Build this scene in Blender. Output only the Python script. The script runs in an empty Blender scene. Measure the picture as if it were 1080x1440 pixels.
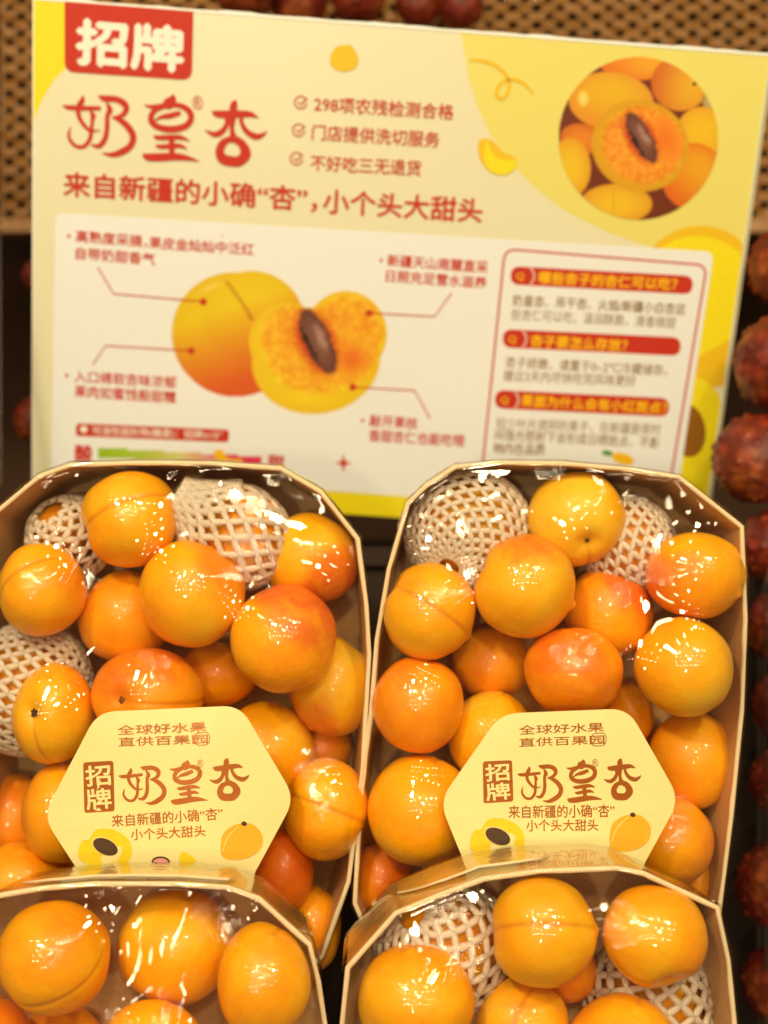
import bpy, bmesh, math, random
import numpy as np
from mathutils import Vector, Matrix, noise
from mathutils.geometry import tessellate_polygon

# ------------------------------------------------------------------ camera, world, lamps (1 unit = 1 cm)
S = bpy.context.scene
S.unit_settings.system = 'METRIC'
S.unit_settings.scale_length = 0.01
C = S.collection
FPX, W0, H0 = 1900.0, 1080.0, 1440.0
cam = bpy.data.cameras.new('camera'); camo = bpy.data.objects.new('camera', cam); C.objects.link(camo)
cam.sensor_fit = 'VERTICAL'; cam.sensor_height = 36.0; cam.sensor_width = 27.0
cam.lens = FPX / H0 * 36.0
cam.clip_start = 1.0; cam.clip_end = 3000.0
cam.dof.use_dof = True; cam.dof.focus_distance = 56.5; cam.dof.aperture_fstop = 0.048
PITCH = math.radians(25)
M = Matrix.Translation((0, 0, 135)) @ Matrix.Rotation(math.pi/2 - PITCH, 4, 'X')
camo.matrix_world = M
S.camera = camo

w = bpy.data.worlds.new('World'); S.world = w; w.use_nodes = True
bg = w.node_tree.nodes['Background']
bg.inputs[0].default_value = (1.0, 0.66, 0.38, 1); bg.inputs[1].default_value = 0.15
S.view_settings.view_transform = 'Standard'; S.view_settings.look = 'None'
S.view_settings.exposure = 0.14; S.view_settings.gamma = 1.0
S.cycles.max_bounces = 10; S.cycles.transparent_max_bounces = 24; S.cycles.glossy_bounces = 4
S.cycles.sample_clamp_indirect = 4.0

def lamp(name, loc, energy, radius, col=(1.0, 0.775, 0.47)):
    l = bpy.data.lights.new(name, 'POINT'); l.energy = energy; l.shadow_soft_size = radius; l.color = col
    o = bpy.data.objects.new(name, l); C.objects.link(o); o.location = loc
    return o
random.seed(5)
LE = 0.82
for row, (yy, zz) in enumerate([(-165, 262), (-104, 266), (-52, 270), (2, 274)]):
    for k in range(7):
        x = (k - 3) * 40 + (row % 2) * 24 - 10 + random.uniform(-10, 10)
        e = random.choice([0.4, 0.7, 1.0])
        lamp('ceiling_spot', (x, yy + random.uniform(-10, 10), zz), (92000 if row == 0 else 58000) * e * LE, 3.2 + 2.4 * e)
# the stronger track spots over this fruit display, then one added frontal fill lamp
lamp('track_and_fill_spot', (-52, -10, 232), 400000 * LE, 7.0, (1.0, 0.79, 0.48))
lamp('track_and_fill_spot', (60, 0, 238), 280000 * LE, 6.5, (1.0, 0.79, 0.46))
lamp('track_and_fill_spot', (10, -60, 236), 250000 * LE, 7.0, (1.0, 0.79, 0.48))
lamp('track_and_fill_spot', (-30, -150, 190), 260000 * LE, 6.0, (1.0, 0.79, 0.46))  # fill lamp added behind the camera to brighten the fruits' lower halves

# ------------------------------------------------------------------ helpers
def P(px, py, d):
    return Vector(((px - 540) / FPX * d, (720 - py) / FPX * d, -d))

class Frame:
    """a local frame given in the camera's coordinates; everything is built in true 3-D in it"""
    def __init__(s, origin, R=None):
        s.o = Vector(origin); s.R = R or Matrix.Identity(3)
        s.mat = Matrix.Translation(s.o) @ s.R.to_4x4(); s.inv = s.mat.inverted()
    def px(s, x, y, z=0.0):
        a = s.inv @ Vector((0, 0, 0)); b = s.inv @ P(x, y, 1.0)
        d = b - a; t = (z - a.z) / d.z
        return a + d * t

def root(name, frame, label, cat, group=None):
    o = bpy.data.objects.new(name, None); C.objects.link(o)
    o.matrix_world = M @ frame.mat; o.empty_display_size = 1
    o['label'] = label; o['category'] = cat
    if group: o['group'] = group
    return o

def obj(name, me, parent=None, mats=None):
    if isinstance(me, tuple):
        v, f = me; m = bpy.data.meshes.new(name); m.from_pydata([tuple(p) for p in v], [], f); me = m
    o = bpy.data.objects.new(name, me); C.objects.link(o)
    if parent: o.parent = parent
    if mats is not None:
        for mm in (mats if isinstance(mats, list) else [mats]): me.materials.append(mm)
    return o

def smooth(o):
    o.data.polygons.foreach_set('use_smooth', [True] * len(o.data.polygons)); return o

def lin(c):
    return tuple((x/255/12.92 if x/255 <= 0.04045 else ((x/255 + .055)/1.055)**2.4) for x in c)
LIGHT_PX = lin((238, 214, 182))
def alb(c, k=0.76):
    """pigment from a photographed colour: divides the warm shop light out"""
    return tuple(min(.93, max(.004, a / b * k)) for a, b in zip(lin(c), LIGHT_PX))

def nt(name):
    m = bpy.data.materials.new(name); m.use_nodes = True
    return m, m.node_tree.nodes, m.node_tree.links, m.node_tree.nodes['Principled BSDF']
def bump(n, l, p, scale, strength, dist=0.1, detail=3, coord='Object', inp='Normal', rough=.5):
    tc = n.new('ShaderNodeTexCoord'); t = n.new('ShaderNodeTexNoise'); t.inputs['Scale'].default_value = scale
    t.inputs['Detail'].default_value = detail; t.inputs['Roughness'].default_value = rough
    b = n.new('ShaderNodeBump'); b.inputs['Strength'].default_value = strength; b.inputs['Distance'].default_value = dist
    l.new(tc.outputs[coord], t.inputs['Vector']); l.new(t.outputs['Fac'], b.inputs['Height'])
    if p is not None: l.new(b.outputs['Normal'], p.inputs[inp])
    return t, b
def ramp(n, l, src, stops):
    r = n.new('ShaderNodeValToRGB'); e = r.color_ramp.elements
    while len(e) < len(stops): e.new(.5)
    for i, (p, c) in enumerate(stops): e[i].position = p; e[i].color = (*c, 1)
    l.new(src, r.inputs['Fac']); return r

def flat_mat(name, c, rough=.45, var=.05, direct=False, metallic=0):
    m, n, l, p = nt(name); a = c if direct else alb(c)
    t, b = bump(n, l, p, 6, .05, .02)
    r = ramp(n, l, t.outputs['Fac'], [(.3, tuple(x*(1-var) for x in a)), (.7, tuple(min(.95, x*(1+var)) for x in a))])
    l.new(r.outputs['Color'], p.inputs['Base Color']); p.inputs['Roughness'].default_value = rough
    p.inputs['Metallic'].default_value = metallic
    return m

def mat_apricot():
    m, n, l, p = nt('apricot_skin')
    tc = n.new('ShaderNodeTexCoord'); oi = n.new('ShaderNodeObjectInfo')
    at = n.new('ShaderNodeAttribute'); at.attribute_name = 'skin'        # rgb per vertex: blush, suture, hue
    sep = n.new('ShaderNodeSeparateColor'); l.new(at.outputs['Color'], sep.inputs[0])
    add = n.new('ShaderNodeVectorMath'); add.operation = 'ADD'
    sc = n.new('ShaderNodeVectorMath'); sc.operation = 'SCALE'; sc.inputs['Scale'].default_value = 40
    cx = n.new('ShaderNodeCombineXYZ'); 
    for i in range(3): l.new(oi.outputs['Random'], cx.inputs[i])
    l.new(cx.outputs[0], sc.inputs[0]); l.new(tc.outputs['Object'], add.inputs[0]); l.new(sc.outputs[0], add.inputs[1])
    def noi(scale, det=4, rough=.55):
        t = n.new('ShaderNodeTexNoise'); t.inputs['Scale'].default_value = scale; t.inputs['Detail'].default_value = det
        t.inputs['Roughness'].default_value = rough; l.new(add.outputs[0], t.inputs['Vector']); return t
    def math_(op, a, b, clamp=False):
        k = n.new('ShaderNodeMath'); k.operation = op; k.use_clamp = clamp
        for i, v in enumerate((a, b)):
            if isinstance(v, (int, float)): k.inputs[i].default_value = v
            else: l.new(v, k.inputs[i])
        return k.outputs[0]
    n1 = noi(.55, 3); n2 = noi(3.2, 5, .65); n3 = noi(16, 2)
    # ground colour: yellow <-> orange
    h = math_('ADD', sep.outputs['Blue'], math_('MULTIPLY', math_('SUBTRACT', n1.outputs['Fac'], .5), .65))
    h = math_('ADD', h, math_('MULTIPLY', math_('SUBTRACT', n2.outputs['Fac'], .5), .42), True)
    r = ramp(n, l, h, [(0, (.90, .56, .030)), (.28, (.95, .455, .002)), (.6, (.95, .335, .001)), (1, (.88, .20, .001))])
    # blush, mottled
    b = math_('MULTIPLY', sep.outputs['Red'], math_('ADD', math_('MULTIPLY', n2.outputs['Fac'], .9), .55), True)
    mx = n.new('ShaderNodeMix'); mx.data_type = 'RGBA'; l.new(b, mx.inputs['Factor'])
    l.new(r.outputs['Color'], mx.inputs['A']); mx.inputs['B'].default_value = (.72, .085, .012, 1)
    # suture line and tiny freckles
    mx2 = n.new('ShaderNodeMix'); mx2.data_type = 'RGBA'; l.new(math_('MULTIPLY', sep.outputs['Green'], .55), mx2.inputs['Factor'])
    l.new(mx.outputs['Result'], mx2.inputs['A']); mx2.inputs['B'].default_value = (.48, .14, .01, 1)
    v = n.new('ShaderNodeTexVoronoi'); v.inputs['Scale'].default_value = 3.1; l.new(add.outputs[0], v.inputs['Vector'])
    fr = math_('LESS_THAN', v.outputs['Distance'], .075)
    gate = math_('GREATER_THAN', n2.outputs['Fac'], .56)
    fr = math_('MULTIPLY', math_('MULTIPLY', fr, gate), .45)
    mx3 = n.new('ShaderNodeMix'); mx3.data_type = 'RGBA'; l.new(fr, mx3.inputs['Factor'])
    l.new(mx2.outputs['Result'], mx3.inputs['A']); mx3.inputs['B'].default_value = (.42, .10, .02, 1)
    l.new(mx3.outputs['Result'], p.inputs['Base Color'])
    p.inputs['Roughness'].default_value = .34
    l.new(math_('ADD', math_('MULTIPLY', n2.outputs['Fac'], .25), .32), p.inputs['Roughness'])
    p.inputs['Coat Weight'].default_value = .42; p.inputs['Coat Roughness'].default_value = .045; p.inputs['Coat IOR'].default_value = 1.45
    p.inputs['Subsurface Weight'].default_value = .22; p.inputs['Subsurface Radius'].default_value = (1, .38, .08)
    p.inputs['Subsurface Scale'].default_value = .35
    p.inputs['Specular IOR Level'].default_value = .38
    bp = n.new('ShaderNodeBump'); bp.inputs['Strength'].default_value = .10; bp.inputs['Distance'].default_value = .03
    l.new(n3.outputs['Fac'], bp.inputs['Height'])
    bp2 = n.new('ShaderNodeBump'); bp2.inputs['Strength'].default_value = .30; bp2.inputs['Distance'].default_value = .12
    l.new(n2.outputs['Fac'], bp2.inputs['Height']); l.new(bp.outputs[0], bp2.inputs['Normal']); l.new(bp2.outputs[0], p.inputs['Normal'])
    return m

def mat_film(name, rough=.025, k=1.5, wr=.5, tint=(1, 1, 1)):
    m, n, l, p = nt(name); n.remove(p); out = n['Material Output']
    tr = n.new('ShaderNodeBsdfTransparent'); tr.inputs[0].default_value = (*tint, 1)
    gl = n.new('ShaderNodeBsdfGlossy'); gl.inputs['Roughness'].default_value = rough
    fr = n.new('ShaderNodeFresnel'); ge = n.new('ShaderNodeNewGeometry')      # same reflectance from either side
    io = n.new('ShaderNodeMath'); io.operation = 'MULTIPLY_ADD'; io.inputs[1].default_value = 1/1.5-1.5; io.inputs[2].default_value = 1.5
    l.new(ge.outputs['Backfacing'], io.inputs[0]); l.new(io.outputs[0], fr.inputs['IOR'])
    mu = n.new('ShaderNodeMath'); mu.operation = 'MULTIPLY'; mu.use_clamp = True; mu.inputs[1].default_value = k
    mix = n.new('ShaderNodeMixShader')
    tc = n.new('ShaderNodeTexCoord'); mp = n.new('ShaderNodeMapping'); mp.inputs['Scale'].default_value = (1.6, .45, 1)
    mp.inputs['Rotation'].default_value = (0, 0, .5)
    l.new(tc.outputs['Object'], mp.inputs[0])
    t = n.new('ShaderNodeTexNoise'); t.inputs['Scale'].default_value = 1.1; t.inputs['Detail'].default_value = 2.2; t.inputs['Distortion'].default_value = 1.2
    t.inputs['Roughness'].default_value = .6
    l.new(mp.outputs[0], t.inputs['Vector'])
    b = n.new('ShaderNodeBump'); b.inputs['Strength'].default_value = wr; b.inputs['Distance'].default_value = .12
    l.new(t.outputs['Fac'], b.inputs['Height'])
    tm = n.new('ShaderNodeTexNoise'); tm.inputs['Scale'].default_value = .42; tm.inputs['Detail'].default_value = 1; l.new(tc.outputs['Object'], tm.inputs['Vector'])
    mr = n.new('ShaderNodeMapRange'); mr.inputs['From Min'].default_value = .56; mr.inputs['From Max'].default_value = .68; l.new(tm.outputs['Fac'], mr.inputs['Value'])
    tw = n.new('ShaderNodeTexNoise'); tw.inputs['Scale'].default_value = 2.6; tw.inputs['Detail'].default_value = 3; tw.inputs['Distortion'].default_value = 2.2; l.new(mp.outputs[0], tw.inputs['Vector'])
    mm = n.new('ShaderNodeMath'); mm.operation = 'MULTIPLY'; l.new(mr.outputs[0], mm.inputs[0]); l.new(tw.outputs['Fac'], mm.inputs[1])
    b2 = n.new('ShaderNodeBump'); b2.inputs['Strength'].default_value = .20; b2.inputs['Distance'].default_value = .12
    l.new(mm.outputs[0], b2.inputs['Height']); l.new(b.outputs[0], b2.inputs['Normal']); b = b2
    for q in (gl, fr): l.new(b.outputs[0], q.inputs['Normal'])
    l.new(fr.outputs[0], mu.inputs[0]); l.new(mu.outputs[0], mix.inputs['Fac'])
    l.new(tr.outputs[0], mix.inputs[1]); l.new(gl.outputs[0], mix.inputs[2]); l.new(mix.outputs[0], out.inputs['Surface'])
    return m

def mat_board(name, c, rough, fib=.12, coat=0.0, bs=.2):
    m, n, l, p = nt(name)
    t, b = bump(n, l, p, 4.5, bs, .05, 6, rough=.7)
    r = ramp(n, l, t.outputs['Fac'], [(.28, tuple(x*(1-fib) for x in c)), (.72, tuple(min(.9, x*(1+fib)) for x in c))])
    l.new(r.outputs['Color'], p.inputs['Base Color']); p.inputs['Roughness'].default_value = rough
    p.inputs['Coat Weight'].default_value = coat; p.inputs['Coat Roughness'].default_value = .04
    if coat:
        t2, b2 = bump(n, l, p, 1.4, .35, .1, 3, inp='Coat Normal')
    return m

def mat_vcol(name, rough=.4):
    m, n, l, p = nt(name)
    a = n.new('ShaderNodeAttribute'); a.attribute_name = 'ink'; l.new(a.outputs['Color'], p.inputs['Base Color'])
    p.inputs['Roughness'].default_value = rough; return m

MT = dict(
    apricot=mat_apricot(), film=mat_film('clear_film', .012, 1.15, .018), clear=mat_film('clear_plastic', .05, 2.6, .25, (.93, .93, .93)),
    inner=mat_board('board_inside', (.56, .34, .14), .55, coat=.2), outer=mat_board('board_outside', (.62, .36, .08), .4, coat=1.0),
    rim=mat_board('board_cut_edge', (.80, .66, .42), .6, .05), scar=mat_board('stem_scar', (.075, .035, .015), .9, .5),
    ink=mat_vcol('printed_ink'),
)

# ------------------------------------------------------------------ flat print helpers (work in a frame plane)
def frange(a, b, n): return [a + (b - a) * i / (n - 1) for i in range(n)]

def round_poly(pts, r, k=6):
    out = []; N = len(pts)
    for i in range(N):
        p0, p1, p2 = Vector(pts[i-1]), Vector(pts[i]), Vector(pts[(i+1) % N])
        a = (p0 - p1); b = (p2 - p1); rr = min(r if not isinstance(r, (list, tuple)) else r[i], a.length*.5, b.length*.5)
        if rr < .01: out.append(tuple(p1)); continue
        A = p1 + a.normalized()*rr; B = p1 + b.normalized()*rr
        for t in frange(0, 1, k): out.append(tuple((1-t)**2*A + 2*t*(1-t)*p1 + t*t*B))
    return out

def ellipse(cx, cy, rx, ry, rot=0, n=36, a0=0, a1=2*math.pi):
    c, s = math.cos(rot), math.sin(rot); full = abs(a1-a0-2*math.pi) < 1e-6
    return [(cx + rx*math.cos(t)*c - ry*math.sin(t)*s, cy + rx*math.cos(t)*s + ry*math.sin(t)*c)
            for t in [a0 + (a1-a0)*i/(n if full else n-1) for i in range(n)]]

def catmull(pts, k=7):
    out = []; P_ = [pts[0]] + list(pts) + [pts[-1]]
    for i in range(1, len(P_)-2):
        a, b, c, d = (np.array(q, float) for q in P_[i-1:i+3])
        for j in range(k):
            t = j/k
            out.append(tuple(.5*((2*b) + (-a+c)*t + (2*a-5*b+4*c-d)*t*t + (-a+3*b-3*c+d)*t**3)))
    out.append(tuple(map(float, pts[-1]))); return out

def stroke_mesh(pts, k=7):
    """pts (x, y, width) in any 2-D space -> verts, faces of a ribbon with varying width"""
    q = catmull(pts, k); V = []; F = []
    for i, (x, y, w_) in enumerate(q):
        x0, y0 = q[max(0, i-1)][:2]; x1, y1 = q[min(len(q)-1, i+1)][:2]
        dx, dy = x1-x0, y1-y0; L = math.hypot(dx, dy) or 1
        w_ = max(w_, .5)/2; V += [(x - dy/L*w_, y + dx/L*w_), (x + dy/L*w_, y - dx/L*w_)]
        if i: F.append((2*i-2, 2*i-1, 2*i+1, 2*i))
    return V, F

class Printer:
    """lays inks on a surface: bend(x, y) gives the surface height in the frame"""
    def __init__(s, frame, parent, bend=None):
        s.f, s.p, s.bend = frame, parent, bend or (lambda x, y: 0.0)
    def put(s, name, V2, F, z, mat, px=True, up=True):
        pts = []
        for q in V2:
            if px: v = s.f.px(q[0], q[1], s.bend(0, 0)); x, y = v.x, v.y
            else: x, y = q[0], q[1]
            pts.append((x, y, s.bend(x, y) + z))
        m = bpy.data.meshes.new(name); m.from_pydata(pts, [], F)
        bm = bmesh.new(); bm.from_mesh(m); bmesh.ops.triangulate(bm, faces=bm.faces)
        for fc in bm.faces:
            fc.normal_update()
            if fc.normal.z < 0: fc.normal_flip()
        bm.to_mesh(m); bm.free()
        return obj(name, m, s.p, mat)
    def poly(s, name, pts, z, mat, px=True):
        tri = tessellate_polygon([[Vector((a, b, 0)) for a, b in pts]])
        return s.put(name, pts, [tuple(t) for t in tri], z, mat, px)
    def strokes(s, name, sts, z, mat, px=True):
        V, F, Z = [], [], []
        for i, st in enumerate(sts):
            v, f = stroke_mesh(st); o = len(V); V += v; F += [tuple(a+o for a in q) for q in f]; Z += [i*.0012]*len(v)
        ob = s.put(name, V, F, z, mat, px)
        for v, dz in zip(ob.data.vertices, Z): v.co.z += dz
        return ob
    def outline(s, name, pts, w_, z, mat, closed=True):
        q = list(pts) + ([pts[0]] if closed else [])
        V, F = [], []; n = len(q)
        for i in range(n):
            a = q[i-1] if i else (q[-2] if closed else q[0]); b = q[i+1] if i < n-1 else (q[1] if closed else q[-1])
            dx, dy = b[0]-a[0], b[1]-a[1]; L = math.hypot(dx, dy) or 1
            V += [(q[i][0]-dy/L*w_/2, q[i][1]+dx/L*w_/2), (q[i][0]+dy/L*w_/2, q[i][1]-dx/L*w_/2)]
            if i: F.append((2*i-2, 2*i-1, 2*i+1, 2*i))
        return s.put(name, V, F, z, mat)
    def text(s, body, a, b, h, z, mat, bold=.0, name='lettering', extra=None):
        """one line of writing between photo points a and b (vertical middle of the line), glyph height h px"""
        cu = bpy.data.curves.new('t', 'FONT'); cu.body = body; cu.resolution_u = 2
        to = bpy.data.objects.new('t', cu); C.objects.link(to)
        dg = bpy.context.evaluated_depsgraph_get()
        m = bpy.data.meshes.new_from_object(to.evaluated_get(dg))
        C.objects.unlink(to); bpy.data.objects.remove(to); bpy.data.curves.remove(cu)
        co = np.array([v.co[:] for v in m.vertices]); zb = s.bend(0, 0)
        A = s.f.px(a[0], a[1], zb); B = s.f.px(b[0], b[1], zb)
        mid = ((a[0]+b[0])/2, (a[1]+b[1])/2)
        hh = (s.f.px(mid[0], mid[1]-h/2, zb) - s.f.px(mid[0], mid[1]+h/2, zb)).length
        x0, x1 = co[:, 0].min(), co[:, 0].max(); cap = (co[:, 1].min() < -.05) or (co[:, 1].max() > .75)
        yc, yh = (.37, .93) if cap else (.34, .70)
        ex = Vector((B.x-A.x, B.y-A.y)); L = ex.length; ex.normalize(); ey = Vector((-ex.y, ex.x))
        for v in m.vertices:
            u = (v.co.x-x0)/(x1-x0)*L; t = (v.co.y-yc)/yh*hh
            x = A.x + ex.x*u + ey.x*t; y = A.y + ex.y*u + ey.y*t
            v.co = (x, y, s.bend(x, y) + z)
        if bold > 0:      # heavier weight: the same glyphs laid a hair apart
            V0 = [v.co.copy() for v in m.vertices]; F0 = [tuple(q.vertices) for q in m.polygons]; V, F = [], []
            em = L/(x1-x0); q = bold*em
            for c_, (ox, oy) in enumerate(((q, 0), (-q, 0), (0, q), (0, -q))):
                o_ = len(V); V += [(v.x+ex.x*ox+ey.x*oy, v.y+ex.y*ox+ey.y*oy, v.z+c_*.0008) for v in V0]; F += [tuple(k+o_ for k in f_) for f_ in F0]
            m = bpy.data.meshes.new(name); m.from_pydata(V, [], F)
        m.name = name
        return obj(name, m, s.p, mat)
    def painted(s, name, box, n, fn, z):
        """a printed picture: fine grid whose ink colour is painted by fn(X, Y) -> rgb(0-255), mask"""
        x0, y0, x1, y1 = box; nx = n; ny = int(n*(y1-y0)/(x1-x0))
        X, Y = np.meshgrid(np.linspace(x0, x1, nx), np.linspace(y0, y1, ny))
        rgb, mask = fn(X, Y)
        idx = -np.ones(X.shape, int); V = []; cols = []; F = []
        ok = mask[:-1, :-1] & mask[1:, :-1] & mask[:-1, 1:] & mask[1:, 1:]
        used = np.zeros(X.shape, bool); used[:-1, :-1] |= ok; used[1:, :-1] |= ok; used[:-1, 1:] |= ok; used[1:, 1:] |= ok
        zb = s.bend(0, 0)
        for j, i in zip(*np.nonzero(used)):
            idx[j, i] = len(V); v = s.f.px(X[j, i], Y[j, i], zb); V.append((v.x, v.y, s.bend(v.x, v.y)+z))
            cols += [*alb(rgb[j, i]), 1.0]
        for j, i in zip(*np.nonzero(ok)): F.append((idx[j, i], idx[j+1, i], idx[j+1, i+1], idx[j, i+1]))
        m = bpy.data.meshes.new(name); m.from_pydata(V, [], [tuple(int(a) for a in f) for f in F])
        ca = m.color_attributes.new('ink', 'FLOAT_COLOR', 'POINT'); ca.data.foreach_set('color', cols)
        return obj(name, m, s.p, MT['ink'])

def vnoise(X, Y, s, seed=0):
    xs, ys = X/s + seed*17.3, Y/s + seed*9.1; xi, yi = np.floor(xs).astype(int), np.floor(ys).astype(int)
    fx, fy = xs-xi, ys-yi; fx = fx*fx*(3-2*fx); fy = fy*fy*(3-2*fy)
    def h(a, b): q = np.sin(a*127.1+b*311.7+seed*74.7)*43758.5453; return q-np.floor(q)
    return (h(xi, yi)*(1-fx)+h(xi+1, yi)*fx)*(1-fy)+(h(xi, yi+1)*(1-fx)+h(xi+1, yi+1)*fx)*fy

def blob(rgb, X, Y, cx, cy, rx, ry, rot, c0, c1, pw=2.2, cg=None, soft=.04):
    c, s = math.cos(rot), math.sin(rot); u = ((X-cx)*c+(Y-cy)*s)/rx; v = (-(X-cx)*s+(Y-cy)*c)/ry
    r = np.sqrt(u*u+v*v); a = np.clip((1-r)/soft, 0, 1)[..., None]
    t = np.clip(r, 0, 1)[..., None]**pw; col = np.array(c0)*(1-t)+np.array(c1)*t
    if cg is not None:   # gradient (dx, dy, colour)
        g = np.clip((u*cg[0]+v*cg[1])*.5+.5, 0, 1)[..., None]**1.6; col = col*(1-g)+np.array(cg[2])*g
    rgb[:] = rgb*(1-a)+col*a
    return r <= 1

# 奶皇杏 brush strokes, (x, y, width) in units where 3.484 = one photo pixel from (80, 120)
BRUSH = [
 [(28,98,5),(60,108,24),(130,112,24),(216,112,20)],
 [(128,48,3),(124,75,26),(106,108,26),(108,150,22),(130,190,20),(165,222,15),(216,220,3)],
 [(164,122,8),(178,150,26),(174,172,18),(168,230,20),(160,268,21),(130,300,20),(90,295,18),(62,260,16),(60,228,12),(70,204,3)],
 [(244,84,8),(260,120,28),(248,150,22),(245,220,24),(233,268,26),(205,298,24),(168,290,8)],
 [(203,50,4),(232,64,30),(290,68,30),(330,90,32),(340,120,28),(318,148,22),(270,158,8)],
 [(272,156,8),(310,170,26),(350,205,32),(374,250,32),(362,295,32),(320,325,34),(270,340,24),(222,330,4)],
 [(568,43,3),(566,66,40),(545,92,56),(530,104,30)],
 [(428,94,4),(460,104,18),(510,100,22),(552,84,22)],
 [(540,98,22),(600,98,26),(646,124,30),(658,160,30),(636,196,32),(580,214,34),(515,210,32),(470,186,30),(462,152,28),(484,120,26),(540,98,22)],
 [(475,176,4),(510,156,18),(556,148,28),(606,134,22)],
 [(474,246,6),(500,256,24),(600,254,24),(650,273,4)],
 [(484,292,6),(510,300,22),(600,296,22),(638,313,4)],
 [(562,250,28),(564,345,28)],
 [(423,333,6),(455,352,38),(600,350,34),(698,372,4)],
 [(880,73,6),(868,95,36),(862,150,34),(858,215,22),(866,255,34)],
 [(764,124,6),(790,140,34),(900,140,34),(950,142,26),(988,160,4)],
 [(830,148,24),(834,185,22),(810,225,28),(772,240,26),(726,219,4)],
 [(905,148,20),(905,180,20),(930,225,26),(974,250,30),(1008,242,20),(1030,224,3)],
 [(872,262,36),(908,288,40),(925,335,52),(895,370,50),(860,372,50),(815,360,50),(798,325,42),(812,286,38),(840,266,30),(872,262,36)],
]
# ------------------------------------------------------------------ price board
SG = Matrix(((0.9974021, 0.07201723, 0.00160484), (-0.06887299, 0.95991092, -0.27171224), (-0.02110847, 0.27089583, 0.9623772)))
SK = 1.10
fS = Frame((0.0893373*SK, 11.0251455*SK, -65.0*SK), SG)
SW, SH = 33.94*SK, 23.36*SK
sign = root('price_board', fS, 'large cream and yellow fruit poster board with red Chinese headline and cut apricot pictures', 'sign')
RED = flat_mat('red_ink', (198, 36, 8), .6); BROWN = flat_mat('brown_ink', (146, 104, 52)); PALE = flat_mat('pale_ink', (246, 226, 190))
AMBER = flat_mat('amber_ink', (250, 178, 10)); YEL = flat_mat('yellow_ink', (242, 208, 14)); ORA = flat_mat('orange_ink', (238, 180, 18))
CREAM = flat_mat('cream_print', (233, 212, 160), .32, .02); PANEL = flat_mat('pale_panel_print', (240, 225, 216), .3, .02); LYEL = flat_mat('light_yellow_print', (234, 207, 98), .32, .02)
PIT = flat_mat('pit_ink', (150, 88, 8)); GREEN = flat_mat('leaf_ink', (90, 140, 40)); WHITE = flat_mat('white_edge', (246, 232, 222), .4, .03)
GREY = flat_mat('holder_edge', (190, 170, 120), .25, .05)
def box(x0, x1, y0, y1, z0, z1):
    v = [(x, y, z) for z in (z0, z1) for y in (y0, y1) for x in (x0, x1)]
    return v, [(0,2,3,1),(4,5,7,6),(0,1,5,4),(2,6,7,3),(0,4,6,2),(1,3,7,5)]
obj('backing_board', box(-SW/2, SW/2, -SH/2, SH/2, -.35, -.02), sign, WHITE)
pr = Printer(fS, sign)
e = .06
obj('print_sheet', box(-SW/2+e, SW/2-e, -SH/2, SH/2-.10, -.019, 0.0), sign, CREAM)
# ragged white lip of the folded sheet along the top and the clear holder edge on the right
V, F = [], []; n = 90
for i in range(n):
    x = -SW/2 + SW*i/(n-1); t = .05 + .05*noise.noise(Vector((x*.7, 0, 0))) + (.05 if (x*.13) % 1 > .8 else 0)
    V += [(x, SH/2-.10, .03), (x, SH/2+t, .03), (x, SH/2+t, -.3)]
    if i: k = 3*i; F += [(k-3, k, k+1, k-2), (k-2, k+1, k+2, k-1)]
obj('folded_lip', (V, F), sign, WHITE)
obj('holder_edge', box(SW/2, SW/2+.14, -SH/2-.1, SH/2, -.4, .12), sign, GREY)
# large colour fields, clipped to the sheet in px
def clip_sheet(pts):
    out = []
    for a, b in pts:
        v = fS.px(a, b, 0); out.append((min(SW/2-e-.01, max(-SW/2+e+.01, v.x)), min(SH/2-.12, max(-SH/2+.01, v.y))))
    return out
pr.poly('yellow_corner', clip_sheet([(30,-20),(92,-20),(92,97),(80,108),(70,122),(58,143),(48,168),(30,185)]), .006, YEL, False)
pr.poly('light_yellow_field', clip_sheet([(650,20),(653,75),(660,115),(672,152),(690,190),(718,230),(756,268),(800,300),(850,325),(900,343),(960,356),(1060,362),(1120,200),(1120,20)]), .005, LYEL, False)
pr.poly('printed_fruit_edge', clip_sheet(ellipse(985, 432, 100, 115)), .008, ORA, False)
pr.poly('printed_fruit_flesh', clip_sheet(ellipse(980, 428, 92, 96)), .011, YEL, False)
pr.poly('orange_band', clip_sheet([(930,506),(985,500),(1040,478),(1060,482),(1040,545),(960,545)]), .014, ORA, False)
pr.poly('printed_fruit_flesh', clip_sheet(ellipse(965, 640, 72, 112)), .016, YEL, False)
pr.poly('printed_pit', clip_sheet(ellipse(966, 605, 26, 38, -.15)), .019, PIT, False)
pr.poly('yellow_band', clip_sheet([(30,672),(300,688),(455,690),(570,698),(800,715),(1010,732),(1010,800),(30,740)]), .022, YEL, False)
pr.poly('white_panel', round_poly([(78,299),(1004,354),(948,722),(800,714),(570,698),(480,691),(300,682),(72,668)], [14,14,8,0,0,0,0,8]), .026, PANEL)
Z1, Z2, Z3, Z4 = .032, .040, .048, .056
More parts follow.
